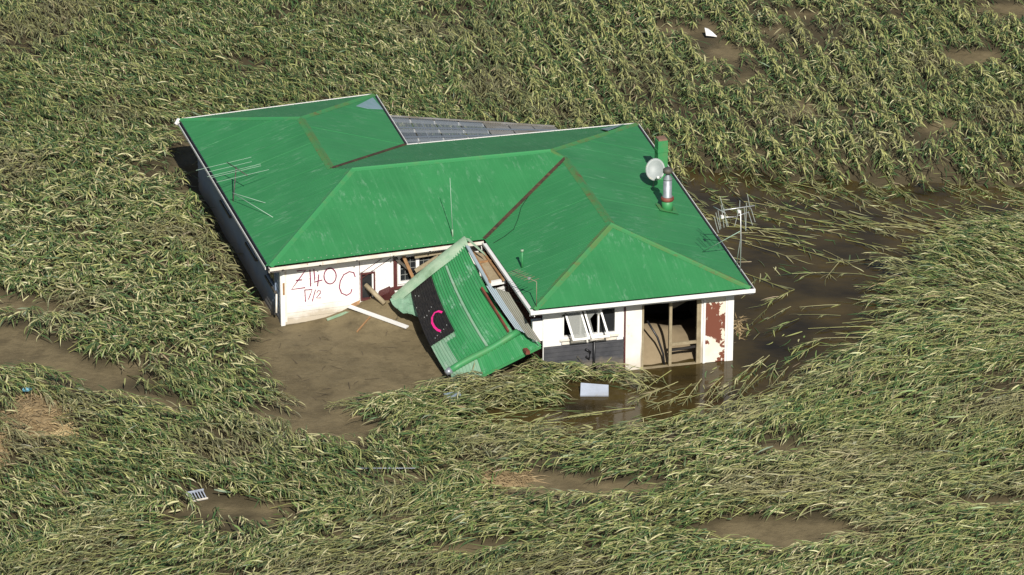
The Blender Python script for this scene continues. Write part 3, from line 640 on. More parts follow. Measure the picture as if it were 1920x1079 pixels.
letters = [[z4(900, 535), z4(968, 528), z4(915, 600), z4(858, 678), z4(966, 664)], [z4(893, 607), z4(940, 603)], [z4(1002, 524), z4(1006, 590), z4(1008, 655)],
           [z4(1033, 522), z4(1040, 600), z4(1036, 622), z4(1100, 606)], [z4(1072, 562), z4(1062, 655)], arc(1160, 576, 48, 61, -100, 262),
           [z4(1357, 585), z4(1345, 550), z4(1310, 543), z4(1268, 565), z4(1240, 615), z4(1232, 665), z4(1250, 710), z4(1290, 727), z4(1322, 708), z4(1331, 680)],
           [z4(962, 682), z4(968, 775)], [z4(960, 682), z4(1020, 680), z4(1005, 720), z4(990, 757)], [z4(1046, 680), z4(1020, 772)], [z4(1056, 705), z4(1066, 688), z4(1083, 690), z4(1084, 708), z4(1052, 746), z4(1088, 744)]]
for i, pts in enumerate(letters): stroke(FW, pts, SW if i < 7 else SW * .8, 'sprayed_letter', M['marker'], house)

# ------------------------------------------------------------------ the collapsed porch
TL, TR, BR, BL = U(772, 544, 1.08), U(872, 458, 2.34), U(966, 627, 1.05), U(836, 698, .36)
porch = thing('collapsed_porch', 'collapsed porch with curved green corrugated roof and black sheet marked C', 'porch', (TL + BR) / 2 - Vector((0, 0, 1)))
kw = dict(nribs=26, amp=.019, bow=.09, sag=.10)
patch('roof_sheet', TL, TR, BR, BL, M['palesheet'], porch, 0, .36, .0, 1.04, **kw, label='chalky pale green roof sheet')
patch('roof_sheet', TL, TR, BR, BL, M['porch'], porch, .35, .62, .0, 1.0, lift=.012, **kw); patch('roof_sheet', TL, TR, BR, BL, M['porch'], porch, .61, 1.0, .0, 1.0, **kw)
patch('roof_sheet', TL, TR, BR, BL, M['porch'], porch, .20, .36, .74, 1.0, lift=.010, **kw)
patch('lap_or_glint', TL, TR, BR, BL, M['palesheet'], porch, .60, .635, .06, .98, lift=.030, **kw)
bl_ = patch('black_sheet', TL, TR, BR, BL, M['blacksheet'], porch, .0, .365, .02, .70, lift=.042, **kw, label='black ribbed sheet lying over the green iron')
# the sprayed C on the black sheet
def pp(u, v, lift=.066): return patch_point(TL, TR, BR, BL, u, v, .09, .10, lift)
cpts = [(.33, .47), (.29, .435), (.235, .425), (.18, .45), (.15, .50), (.155, .555), (.175, .60), (.205, .63)]
vs = []; fs = []
for i, (u, v) in enumerate(cpts):
    p = pp(u, v); q = pp(*cpts[min(i + 1, len(cpts) - 1)]) - pp(*cpts[max(i - 1, 0)]); s_ = q.normalized().cross((TR - TL).cross(BL - TL).normalized()) * .035
    vs += [p - s_, p + s_]
for i in range(len(cpts) - 1): fs.append((2 * i, 2 * i + 2, 2 * i + 3, 2 * i + 1))
mesh('sprayed_letter', vs, fs, M['pink'], bl_)
for (u, v) in [(.02, .25), (.08, .4), (.12, .4), (.17, .37), (.22, .35), (.1, .66), (.14, .65), (.2, .64), (.25, .63), (.31, .61), (.05, .12), (.1, .15)]:
    p = pp(u, v, .06); bar('screw', p, p + dn * .015, .03, .02, M['alu'], bl_)
# ridge flashing along the top, down into the silt
r0, r1 = U(734, 562, .82), U(872, 449, 2.42)
rv = []; k_ = 14
for i in range(k_ + 1):
    c = r0.lerp(r1, i / k_) + dn * (.05 * math.sin(math.pi * i / k_)); dwn = (BL - TL).normalized().lerp((BR - TR).normalized(), i / k_)
    rv += [c + dwn * .30 - dn * .03, c + dwn * .13 + dn * .05, c + dn * .09, c - dwn * .10 + dn * .02]
mesh('ridge_flashing', rv, [(i * 4 + j, i * 4 + j + 1, i * 4 + j + 5, i * 4 + j + 4) for i in range(k_) for j in range(3)], M['palecap'], porch, smooth=True)
tv = [r1 + dn * .05, r1 + Vector((.12, 0, .02)), U(912, 480, 2.22), U(906, 472, 2.28)]
mesh('torn_flashing', tv + [v - dn * .02 for v in tv], [(0, 1, 2, 3), (7, 6, 5, 4), (0, 4, 5, 1), (1, 5, 6, 2), (2, 6, 7, 3), (3, 7, 4, 0)], M['palecap'], porch)
# crumpled pale sheet where the ridge enters the silt
cv = []; cf = []
p0, p1, p2, p3 = U(732, 563, .84), U(776, 540, 1.10), U(786, 594, .74), U(750, 588, .66)
for i in range(7):
    for j in range(7):
        p = p0.lerp(p1, i / 6).lerp(p3.lerp(p2, i / 6), j / 6); cv.append(p + Vector((random.uniform(-.03, .03), random.uniform(-.03, .03), random.uniform(-.01, .07))))
for i in range(6):
    for j in range(6): cf.append((i * 7 + j, (i + 1) * 7 + j, (i + 1) * 7 + j + 1, i * 7 + j + 1))
mesh('crumpled_sheet', cv, cf, M['palesheet'], porch, uvs=[(v.x, v.y) for v in cv])
# the lower hip roll and end sheet
h0, h1 = U(844, 695, .46), U(974, 622, 1.12)
tube('hip_roll', [h0.lerp(h1, i / 8) + dn * (.02 * math.sin(i)) for i in range(9)], .10, M['capgreen'], porch, 10)
tube('hip_roll_end', [h0 + (h0 - h1).normalized() * .14 - dn * .02, h0 + (h1 - h0).normalized() * .02], [.08, .115], M['silver'], porch, 10)
e0, e1, e2, e3 = h0, h1 + (h1 - h0) * .12, U(1014, 648, .90), U(850, 730, .20)
for k in range(3): patch('end_sheet', e0, e1, e2, e3, M['palesheet'] if k == 0 else M['porch'], porch, k / 3, (k + 1) / 3 + .01, 0, 1, nribs=26, amp=.017, nv=4, lift=-.03 + .008 * (k % 2))
bar('end_fascia', e3 - dn * .05 + (e2 - e3) * .3, e2 - dn * .05, .03, .07, M['capgreen'], porch); bar('end_fascia', U(905, 712, .22), U(975, 672, .52), .05, .05, M['pvc'], porch)
bar('rust_bracket', U(984, 656, .85), U(990, 662, .85), .12, .1, M['redcollar'], porch); 
# right side: grey flashing, pale sheet, weathered sheet, torn ceiling
f0, f1, f2 = U(873, 460, 2.40), U(915, 535, 1.92), U(930, 565, 1.66)
fv = []
for a_, b_ in ((f0, f1), (f1, f2)): pass
mesh('side_flashing', [f0, f0 + Vector((.10, .0, -.02)), f1 + Vector((.10, 0, -.02)), f1, f2, f2 + Vector((.04, 0, -.02)), f0 - dn * .04, f0 + Vector((.10, 0, -.08)), f1 + Vector((.10, 0, -.08)), f1 - dn * .06, f2 - dn * .06, f2 + Vector((.10, 0, -.08))],
     [(0, 1, 2, 3), (3, 2, 5, 4), (6, 9, 8, 7), (9, 10, 11, 8), (1, 7, 8, 2), (2, 8, 11, 5), (0, 3, 9, 6), (3, 4, 10, 9), (4, 5, 11, 10)], M['bluesheet'], porch, uvs=[(0, 0), (.2, 0), (.2, 1), (0, 1), (0, 2), (.2, 2)] * 2)
bar('rusty_barge', U(903, 540, 1.78), U(953, 622, 1.12), .05, .07, M['redcollar'], porch)
g0, g1, g2, g3 = U(912, 536, 2.02), U(957, 552, 2.02), U(1017, 645, 1.08), U(972, 624, 1.16)
patch('side_sheet', g0, g1, g2, g3, M['bluesheet'], porch, 0, .38, 0, .92, nribs=9, amp=.012, nv=6, sag=.03); patch('side_sheet', g0, g1, g2, g3, M['greysheet'], porch, .37, 1.0, -.03, 1, nribs=9, amp=.012, nv=6, sag=.03)
d0, d1, d2, d3 = U(884, 470, 1.98), U(905, 476, 1.98), U(944, 528, 1.88), U(918, 532, 1.84)
mesh('ceiling_board', [d0, d1, d2, d3, *(v - dn * .04 for v in (d0, d1, d2, d3))], [(0, 1, 2, 3), (7, 6, 5, 4), (0, 4, 5, 1), (1, 5, 6, 2), (2, 6, 7, 3), (3, 7, 4, 0)], M['insul'], porch)
for p, q in (((885, 470), (919, 530)), ((897, 492), (920, 489)), ((906, 474), (944, 526)), ((905, 512), (911, 524)), ((886, 476), (898, 500))):
    bar('ceiling_batten', U(*p, 1.99), U(*q, 1.95), .06, .05, M['rustwood'], porch)
bar('porch_beam', U(915, 533, 1.86), U(947, 527, 1.86), .10, .12, M['white'], porch); bar('porch_beam', U(932, 546, 1.62), U(947, 541, 1.62), .08, .14, M['white'], porch)
bar('porch_post', U(953, 535, 1.7), U(956, 548, 1.35), .04, .04, M['alu'], porch); bar('porch_rail', U(962, 562, 1.5), U(990, 568, 1.4), .05, .06, M['steeldark'], porch)

# ------------------------------------------------------------------ things fixed to or lying on the roof
def rods(root, segs, r, m, name='element'):
    for a_, b_ in segs: tube(name, [a_, b_], r, m, root, 5)
# left aerial
ab = on_slope(437, 378, A, nL)
a1 = thing('tv_aerial', 'old television aerial with long pale rods above the left eave', 'aerial', ab)
bc = U(443, 316, 3.02); bd = Vector((.62, -.95, 0)).normalized(); ed = Vector((.95, .62, 0)).normalized()
tube('mast', [ab - dn * .02, Vector((bc.x, bc.y, 3.06))], .018, M['steeldark'], a1); tube('boom', [bc - bd * .55, bc + bd * .65], .014, M['steeldark'], a1)
rods(a1, [(bc + bd * k - ed * l * .6, bc + bd * k + ed * l * .45) for k, l in ((-.5, 1.75), (-.2, 1.4), (.1, 1.7), (.22, 1.55), (.6, 1.65))], .0065, M['aeriagreen'])
tube('stay', [U(436, 362, 2.6), on_slope(512, 408, A, nL)], .010, M['aeriagreen'], a1); tube('stay', [U(436, 362, 2.6), on_slope(498, 381, A, nL)], .008, M['aeriagreen'], a1)
# right aerial
m0 = U(1388, 510, 2.12)
a2 = thing('tv_aerial', 'grey television aerial with two crowded arrays on a mast at right eave', 'aerial', m0)
m1 = m0 + dn * 1.86 + Vector((-.03, 0, 0)); tube('mast', [m0, m0 + dn * .9, m1], .014, M['alu'], a2, 8)
K = lambda px, py, dz=0: U(px, py, m0.z + 1.70 + dz)
tube('boom', [K(1353, 395), K(1415, 386)], .016, M['alu'], a2); tube('boom', [K(1348, 408, -.1), K(1380, 407, -.1)], .014, M['alu'], a2); tube('boom', [K(1384, 405, -.1), K(1404, 398, -.1)], .014, M['alu'], a2); tube('boom', [K(1338, 388), K(1360, 400)], .012, M['alu'], a2)
def vel(px, py0, py1, slant=0):
    a_ = U(px, (py0 + py1) / 2, m0.z + 1.7); h = (py1 - py0) / 59; return (a_ + dn * h / 2 + Vector((-slant / 65, 0, 0)), a_ - dn * h / 2 + Vector((slant / 65, 0, 0)))
rods(a2, [vel(1358, 372, 424, 8), vel(1349, 396, 428, 3), vel(1343, 408, 436, 4), vel(1355, 386, 426, 3), vel(1360, 392, 424, 3), vel(1346, 400, 430, 4), vel(1387, 377, 396, 0), vel(1404, 365, 392, 3), vel(1399, 382, 430, 0), vel(1412, 392, 416, 4), vel(1407, 398, 422, 4), vel(1381, 398, 424, -3), vel(1397, 390, 432, 2)], .010, M['alu'])
for q in ((1385, 397), (1354, 407)): p = K(*q); bar('junction_box', p - dn * .04, p + dn * .04, .08, .07, M['white'], a2, up=ex)
tube('stay', [m0 + dn * 1.25, on_slope(1317, 473, E, nR)], .012, M['aeriagreen'], a2); tube('stay', [m0 + dn * 1.1, m0 + Vector((-.1, .3, .05))], .012, M['alu'], a2); tube('arm', [U(1382, 492, 2.3), U(1409, 491, 2.3)], .014, M['beigewood'], a2)
# front aerial
n0 = on_slope(1006, 577, F, nH) - dn * .01
a3 = thing('tv_aerial', 'small thin yagi aerial on a short mast above the front gutter corner', 'aerial', n0)
n1 = n0 + dn * .78; tube('mast', [n0, n1], .013, M['twig2'], a3); by = U(960, 508, n1.z) - n1; by.z = 0; tube('boom', [n1, n1 + by], .011, M['twig2'], a3)
bx = Vector((-by.y, by.x, 0)).normalized(); rods(a3, [(n1 + by * k - bx * .2, n1 + by * k + bx * .2) for k in (.12, .3, .42, .55, .65, .76, .87, .97)], .007, M['twig2'])
p = n1 + by * .3; bar('junction_box', p - bx * .04, p + bx * .04, .05, .05, M['alu'], a3)
# whip aerial
wb = on_slope(849, 444, L, nF); wh = thing('whip_aerial', 'tall thin whip aerial on the roof above the collapsed porch', 'aerial', wb)
tube('whip', [wb, wb + Vector((-.07, 0, 1.8))], [.012, .007], M['aeriagreen'], wh); tube('whip_base', [wb - dn * .03, wb + Vector((-.01, 0, .22))], .022, M['palecap'], wh, 8)
# satellite dish
dc = U(1229, 319, 3.02); db = Vector((dc.x - .05, dc.y + .12, 0)); db.z = on_slope(1234, 345, D, nR).z
sd = thing('satellite_dish', 'pale grey satellite dish on a post between chimney and flue', 'satellite dish', Vector((db.x, db.y, db.z)))
dv = Vector((-.10, -.80, .50)).normalized(); dx = dv.cross(dn).normalized(); dy = dx.cross(dv)
vs = []; fs = []; nr, na = 5, 24
for k, th in ((0, 0), (1, -.012)):
    vs.append(dc - dv * (.0) + dv * th)
    for i in range(1, nr + 1):
        r = i / nr
        for j in range(na): t_ = 2 * math.pi * j / na; vs.append(dc + (dx * math.cos(t_) * .28 + dy * math.sin(t_) * .33) * r + dv * (.09 * r * r + th))
tot = 1 + nr * na
for k in range(2):
    o_ = k * tot
    for j in range(na): fs.append((o_, o_ + 1 + j, o_ + 1 + (j + 1) % na))
    for i in range(nr - 1):
        for j in range(na): a_ = o_ + 1 + i * na; fs.append((a_ + j, a_ + na + j, a_ + na + (j + 1) % na, a_ + (j + 1) % na))
for j in range(na): a_ = 1 + (nr - 1) * na; fs.append((a_ + j, tot + a_ + j, tot + a_ + (j + 1) % na, a_ + (j + 1) % na))
mesh('reflector', vs, fs, M['dish'], sd, smooth=True)
lf = dc + dv * .40 - dy * .28 - dx * .12
arm = tube('feed_arm', [dc - dy * .31 + dv * .06, lf], .018, M['dish'], sd); tube('feed_arm', [dc - dy * .2 - dx * .2 + dv * .05, lf], .01, M['dish'], sd)
tube('feed_horn', [lf + dv * .02, lf - dv * .10], [.035, .05], M['white'], arm, 10); bar('feed_box', lf - dv * .12, lf - dv * .22 + dx * .04, .08, .07, M['flesh'], sd)
tube('post', [Vector((db.x, db.y, db.z - .1)), Vector((db.x, db.y, dc.z - .1)), dc - dv * .02], .026, M['alu'], sd, 8)

# ------------------------------------------------------------------ loose things
def gz(p): return float(ground_h(np.array([p.x]), np.array([p.y]))[0])
def on_ground(px, py, lift=0.0):
    z_ = .2
    for _ in range(6): p = U(px, py, z_); z_ = .5 * z_ + .5 * gz(p)
    return Vector((p.x, p.y, gz(p) + lift))
bar('plank', on_ground(655, 582, .12), on_ground(764, 617, .05), .15, .04, M['white'], label='long white painted plank lying on the silt before the house', cat='plank')
bar('batten', on_ground(669, 624, .02), on_ground(694, 598, .06), .035, .03, M['rustwood'], label='thin reddish batten lying on silt beside the white plank', cat='batten')
bar('flashing_strip', on_ground(613, 601, .02), FW.P(2.72, .52, .12), .10, .03, M['palecap'], label='long pale green strip of flashing leaning along the wall foot', cat='flashing')
tube('log', [FW.P(2.45, 1.02, .0), FW.P(2.86, .62, .55)], .07, M['beigewood'], n=8, label='pale timber post poking out of the small window', cat='post')
q = FW.P(2.98, .66, .30); cb = MB().bar(q + Vector((-.14, .05, .03)), q + Vector((.16, -.05, .22)), .26, .24, (0, 1, .4)); cb.build('box', M['maroon'], label='small maroon box half buried in silt under the wall', cat='box')
p = [U(1088, 742, -.16), U(1141, 742, -.16), U(1141, 722, .02), U(1089, 718, .06)]
mesh('board', p + [v - dn * .05 - Vector((0, -.02, 0)) for v in p], [(0, 1, 2, 3), (7, 6, 5, 4), (0, 4, 5, 1), (1, 5, 6, 2), (2, 6, 7, 3), (3, 7, 4, 0)], M['bluedebris'], label='pale blue grey board floating tilted among the maize before the wing', cat='board')
p = [on_ground(831, 757, .30), on_ground(862, 754, .34), on_ground(866, 764, .28), on_ground(848, 768, .22)]
mesh('metal_sheet', p + [v - dn * .02 for v in p], [(0, 1, 2, 3), (7, 6, 5, 4), (0, 4, 5, 1), (1, 5, 6, 2), (2, 6, 7, 3), (3, 7, 4, 0)], M['slate'], label='small slate blue sheet of metal below the collapsed porch', cat='metal sheet')
tube('pole', [on_ground(672, 900, .34), on_ground(784, 900, .34)], .011, M['bluedebris'], n=6, label='thin pale pole lying across the flattened maize in the foreground', cat='pole')
# white scrap at the back
s = on_ground(1329, 72, .10); sv = [s + Vector(v) for v in ((-.14, .15, .22), (-.02, .18, .18), (.12, .02, .12), (.26, -.12, .02), (.06, -.12, .05), (-.10, -.10, .06), (0, 0, .2))]
mesh('white_scrap', sv + [v - dn * .03 for v in sv], [(0, 1, 6), (1, 2, 6), (2, 3, 6), (3, 4, 6), (4, 5, 6), (5, 0, 6)] + [(1 + 7, 0 + 7, 6 + 7), (2 + 7, 1 + 7, 13), (3 + 7, 2 + 7, 13), (4 + 7, 3 + 7, 13), (5 + 7, 4 + 7, 13), (7, 12, 13)] + [(i, i + 7, (i + 1) % 6 + 7, (i + 1) % 6) for i in range(6)], M['white'], label='crumpled white scrap lying on bare silt at the back of the field', cat='scrap')
# slatted crate
cp = on_ground(370, 938, .12); cr = thing('crate', 'pale slatted crate tipped over in the foreground maize', 'crate', cp)
cx_ = Vector((.9, .42, 0)).normalized(); cy_ = Vector((-.42, .9, .35)).normalized(); cz_ = cx_.cross(cy_)
for k in range(6): bar('slat', cp - cx_ * .2 + cx_ * .08 * k - cy_ * .13, cp - cx_ * .2 + cx_ * .08 * k + cy_ * .15, .025, .02, M['bluedebris'], cr, up=cz_)
bar('crate_rim', cp - cx_ * .24 + cy_ * .17, cp + cx_ * .24 + cy_ * .17, .04, .05, M['bluedebris'], cr, up=cz_); bar('crate_rim', cp - cx_ * .24 - cy_ * .15, cp + cx_ * .24 - cy_ * .15, .03, .04, M['dirtywhite'], cr, up=cz_)
bar('crate_end', cp - cx_ * .26 - cy_ * .14 + cz_ * .02, cp - cx_ * .26 + cy_ * .16 + cz_ * .02, .03, .05, M['dirtywhite'], cr, up=cz_)
q = on_ground(51, 750, .30); tube('bottle', [q + Vector((-.11, .02, 0)), q + Vector((-.07, .01, 0)), q + Vector((.07, 0, .02)), q + Vector((.10, 0, .02)), q + Vector((.14, 0, .02))], [.05, .065, .065, .03, .025], M['cyan'], n=10, label='cyan blue plastic bottle on the straw heap at left', cat='bottle')

# ------------------------------------------------------------------ the maize
def tints(n, x, y, kind='leaf'):
    r = rng.random(n); k = rng.random(n)
    deep = np.array([.045, .090, .028]); mid_ = np.array([.120, .175, .050]); olive = np.array([.240, .255, .092]); pale = np.array([.42, .40, .21]); brown = np.array([.26, .20, .12])
    bleach = np.clip(vnoise(x, y, 3.2, 11) * 1.5 - .45, 0, 1); sx = (x < -4) & (y < 12) & (y > -6)
    c = np.empty((n, 3)); pz = np.clip(.10 + .20 * bleach + .08 * sx, 0, .6)
    far = np.clip((y - 4) / 5, 0, 1); c[:] = mid_; c[r < .34 + .10 * far] = deep; c[(r > .60 + .10 * far)] = olive
    muddy = np.clip(vnoise(x, y, 2.4, 21) * 2.2 - 1.25, 0, .6); c[r > 1 - pz] = pale; c[r > .975] = brown
    c = c * (1 - muddy[:, None]) + np.array([.20, .165, .095]) * muddy[:, None]
    return c * (.82 + .55 * k[:, None]) * (1 + .14 * np.clip((x - 2) / 6, 0, 1) * np.clip((6 - y) / 4, 0, 1))[:, None]
ctrl = [((100, 80), (1, .55)), ((400, 120), (1, .5)), ((300, 250), (1, .45)), ((60, 250), (1, .5)), ((700, 80), (1, .6)), ((1100, 80), (.34, 1)), ((1500, 100), (.34, 1)), ((1850, 100), (.34, 1)), ((1600, 250), (.34, 1)), ((1000, 190), (.6, 1)), ((1750, 240), (.36, 1)), ((1200, 190), (.36, 1)), ((850, 60), (.6, .9)),
        ((1300, 280), (.34, 1)), ((1500, 350), (1, .45)), ((1850, 330), (1, .35)), ((1700, 410), (1, .22)), ((1450, 420), (1, .3)), ((1800, 450), (-1, -.22)), ((1680, 520), (-1, -.05)), ((1880, 520), (-1, -.25)), ((1640, 600), (-1, .15)), ((1560, 690), (-1, .4)), ((1800, 700), (-1, .25)),
        ((1450, 760), (-1, .4)), ((1700, 900), (-1, .25)), ((1850, 1000), (-1, .25)), ((1300, 820), (-1, .3)), ((1100, 830), (-1, .2)), ((1200, 1000), (-1, .25)), ((1500, 950), (-1, .2)), ((950, 800), (-1, .12)), ((700, 770), (-1, .4)), ((850, 740), (-1, .3)), ((1000, 720), (-1, .1)),
        ((750, 840), (1, .15)), ((600, 860), (1, .35)), ((300, 820), (1, .3)), ((100, 900), (1, .3)), ((300, 1000), (-1, .2)), ((700, 980), (-1, .25)), ((500, 920), (1, .2)), ((450, 720), (1, .6)), ((350, 620), (1, .4)), ((200, 600), (1, .35)), ((400, 540), (.8, .8)), ((430, 430), (.6, 1)), ((250, 450), (.9, .3)), ((80, 420), (1, .2)), ((200, 350), (1, .3)), ((330, 400), (.5, .8)), ((1400, 600), (-.6, .8)), ((1450, 680), (-.7, .9))]
cp_ = np.array([U(*q, .2)[:2] for q, _ in ctrl]); cv_ = np.array([(d[0] / 65, -d[1] / 26.5) for _, d in ctrl]); cv_ /= np.linalg.norm(cv_, axis=1)[:, None]
def flow(x, y):
    w_ = 1 / (((x[:, None] - cp_[None, :, 0]) ** 2 + (y[:, None] - cp_[None, :, 1]) ** 2) + .6) ** 1.6
    v = (w_[:, :, None] * cv_[None]).sum(1); return np.arctan2(v[:, 1], v[:, 0])
RD = np.array([-.17, .985]); RN = np.array([.985, .17])
i_, j_ = np.meshgrid(np.arange(-36, 37), np.arange(-190, 260)); i_ = i_.ravel(); j_ = j_.ravel()
across = i_ * .80; along = j_ * .155 + rng.random(len(i_)) * .15
tidy = np.clip((vnoise(RN[0] * across + RD[0] * along, RN[1] * across + RD[1] * along, 9, 5)), 0, 1)
px_ = RN[0] * across + RD[0] * along; py_ = RN[1] * across + RD[1] * along
rowzone = (py_ > 6) & (px_ > -3)
jit = np.where(rowzone, .06, .33); px_ = px_ + rng.normal(0, 1, len(px_)) * jit; py_ = py_ + rng.normal(0, .1, len(px_))
keep = (np.abs(px_) < 21.5) & (py_ > -21.5) & (py_ < 30); px_, py_, rowzone = px_[keep], py_[keep], rowzone[keep]
phi = flow(px_, py_) + rng.normal(0, .15, len(px_)) + (vnoise(px_, py_, 2.2, 6) - .5) * .55
rowk = np.clip((py_ - 7.5) / 2, 0, 1) * np.clip((px_ + 2) / 4, 0, 1) * (rng.random(len(px_)) < .85); row_a = math.atan2(-RD[1], -RD[0]) + .02 + rng.normal(0, .08, len(px_)); phi = phi + ((row_a - phi + math.pi) % (2 * math.pi) - math.pi) * rowk
wild = (px_ < -5) & (py_ < 11) & (py_ > -5); phi = phi + np.where(wild, rng.normal(0, .8, len(px_)), 0)
Ls = rng.uniform(1.15, 1.95, len(px_)); Ls = np.where(wild, Ls * .75, Ls)
def at(t_): return px_ + np.cos(phi) * Ls * t_, py_ + np.sin(phi) * Ls * t_
ok = np.ones(len(px_), bool); wet = np.zeros(len(px_), bool)
for t_ in (.0, .35, .7, 1.0):
    x_, y_ = at(t_); nz = (vnoise(x_, y_, .8, 8) - .5) * .8
    if t_: ok &= sdist(x_, y_, walls_plan) > .10
    ok &= ~((sdist(x_, y_, porch_plan) < -.05))
    ok &= sdist(x_, y_, board_gap) > 0; ok &= sdist(x_, y_, scrap_gap) > 0; ok &= sdist(x_, y_, crate_gap) > 0
    if t_ in (.35, .7):
        for pl in bare: ok &= (sdist(x_, y_, pl) + nz * .5) > (-.1 if t_ == .7 else 0)
x_, y_ = at(.6); pd = sdist(x_, y_, pond); wet = pd + (vnoise(x_, y_, 1.0, 9) - .5) * .9 < -.15
iny = np.array([U(0, 430, 0)[1], U(0, 700, 0)[1]])
dens = np.where(y_ > iny[0], np.where(x_ < 9, .30, .42), np.where(y_ < iny[1] + .6, .28, .10)) * (1 + 1.6 * np.clip(pd + .9, 0, 1))
ok &= ~wet | (rng.random(len(px_)) < dens)
gap = vnoise(x_, y_, 1.1, 12) * .6 + vnoise(x_, y_, 2.6, 13) * .4
thin = np.where((x_ > 2) & (y_ > 5), .36, .27); ok &= (gap > thin) | (rng.random(len(px_)) < .25)
ok &= ~(rowzone & (rng.random(len(px_)) < .12))
PX, PY, PHI, PL, WET = px_[ok], py_[ok], phi[ok], Ls[ok], wet[ok]
# the mats of maize piled against the wing's front wall and over the foot of the porch
for (qx0, qx1, qy0, qy1, nn, ang_) in ((985, 1150, 688, 708, 60, .05), (870, 1000, 712, 745, 60, .25), (640, 860, 752, 775, 50, .3), (1000, 1075, 712, 735, 22, .0), (1150, 1200, 708, 722, 8, .0), (1160, 1200, 690, 708, 12, -.2)):
    for _ in range(nn):
        q = U(rng.uniform(qx0, qx1), rng.uniform(qy0, qy1), .2); a_ = ang_ + rng.normal(0, .28) + (math.pi if rng.random() < .45 else 0); l_ = rng.uniform(.8, 1.3)
        PX = np.append(PX, q.x - math.cos(a_) * l_ * .5); PY = np.append(PY, q.y - math.sin(a_) * l_ * .5); PHI = np.append(PHI, a_); PL = np.append(PL, l_); WET = np.append(WET, False)
good = np.ones(len(PX), bool)
for t_ in (0, .5, 1): good &= sdist(PX + np.cos(PHI) * PL * t_, PY + np.sin(PHI) * PL * t_, walls_plan) > .04; good &= sdist(PX + np.cos(PHI) * PL * t_, PY + np.sin(PHI) * PL * t_, board_gap) > -.05
PX, PY, PHI, PL, WET = PX[good], PY[good], PHI[good], PL[good], WET[good]
PZ = np.where(WET, WATER, np.maximum(ground_h(PX, PY), WATER)); NP = len(PX)
print('maize plants', NP)
lodge = np.where(WET, .04, rng.uniform(.14, .56, NP))            # height of the stalk's middle
top = lodge * rng.uniform(.5, 1.3, NP)
def stalk_h(t_, i): return .03 + lodge[i] * np.sin(np.clip(t_ * 1.6, 0, 1) * np.pi / 2) + (top[i] - lodge[i]) * np.clip(t_ - .6, 0, 1)
def leaf_arrays(bx, by, bz, az, e0, droop, ln, wd, roll, zfloor):
    n = len(bx); S_ = [0, .3, .65, 1.0]; W_ = [.55, 1.0, .8, 0]; V = np.zeros((n, 7, 3)); x = bx.copy(); y = by.copy(); z = bz.copy(); k = 0
    curl = rng.normal(0, .35, n)
    for s in range(4):
        e = e0 - droop * S_[s]; a = az + curl * S_[s]
        if s:
            st = ln * (S_[s] - S_[s - 1]); x = x + np.cos(e) * np.cos(a) * st; y = y + np.cos(e) * np.sin(a) * st; z = np.maximum(z + np.sin(e) * st, zfloor + .01)
        if s == 3: V[:, 6] = np.stack([x, y, z], 1)
        else:
            h = wd * W_[s] / 2; sxv = -np.sin(a) * np.cos(roll); syv = np.cos(a) * np.cos(roll); szv = np.sin(roll)
            V[:, k] = np.stack([x + sxv * h, y + syv * h, z + szv * h], 1); V[:, k + 1] = np.stack([x - sxv * h, y - syv * h, z - szv * h], 1); k += 2
    fl_ = np.array([0, 1, 3, 2, 2, 3, 5, 4, 4, 5, 6]); lt_ = np.array([4, 4, 3])
    return V.reshape(-1, 3), (fl_[None] + 7 * np.arange(n)[:, None]).ravel(), np.tile(lt_, n)
def make_leaves(PX, PY, PZ, PHI, PL, WET, per, hfun, world=True):
    n = len(PX); I = np.repeat(np.arange(n), per); T = rng.uniform(.12, 1.0, len(I)); side = np.where(rng.random(len(I)) < .5, 1, -1)
    rz = np.clip((PY[I] - 5) / 2, 0, 1) * np.clip((PX[I] + 1) / 3, 0, 1)
    az = PHI[I] + side * np.abs(rng.normal(.34 + .62 * rz, .30, len(I))); hz = hfun(T, I)
    bx = PX[I] + np.cos(PHI[I]) * PL[I] * T; by = PY[I] + np.sin(PHI[I]) * PL[I] * T; gz_ = np.maximum(ground_h(bx, by), WATER) if world else np.zeros(len(bx)); bz = gz_ + hz
    wet = WET[I]; e0 = np.where(wet, rng.uniform(0, .2, len(I)), rng.uniform(.0, .62, len(I))); dr = np.where(wet, .3, rng.uniform(.3, 1.4, len(I)))
    ln = np.where(rng.random(len(I)) < .25, rng.uniform(.10, .26, len(I)), rng.uniform(.24, .54, len(I))); wd = rng.uniform(.016, .035, len(I)); wild = (bx < -5) & (by < 10) & (by > -6); wd = np.where(wild, wd * 1.3, wd); az = np.where(wild, az + rng.normal(0, .5, len(I)), az)
    ln = ln * (1 - .14 * rz); comb = np.clip((bx - 5) / 4, 0, 1) * np.clip((3 - by) / 4, 0, 1); wd = wd * (1 - .3 * comb); ln = ln * (1 + .25 * comb)
    roll = rng.normal(0, .55, len(I)); c = tints(len(I), bx, by)
    tz = np.clip((PY[I] - 5) / 2, 0, 1); spine = (rng.random(len(I)) < .05 + .09 * tz + .15 * rz) & (T > .3) & ~wet; az = np.where(spine, PHI[I] + rng.normal(0, .16, len(I)), az); bz = bz + .10 * spine * (.3 + .7 * rz); wd = np.where(spine, wd * (1.05 + .35 * rz), wd); bz = bz - .06 * rz * ~spine; bz = np.maximum(bz, gz_ + .02)
    c[spine] = np.array([.33, .335, .12]) * rng.uniform(.7, 1.25, (int(spine.sum()), 1))
    V, f_, l_ = leaf_arrays(bx, by, bz, az, e0, dr, ln, wd, roll, gz_)
    tv = np.repeat(c[:, None, :], 7, 1); tv[:, 6] = tv[:, 6] * .5 + np.array([.30, .27, .13]) * .5                  # dry tips
    return V, f_, l_, np.concatenate([tv.reshape(-1, 3), np.ones((len(V), 1))], 1)
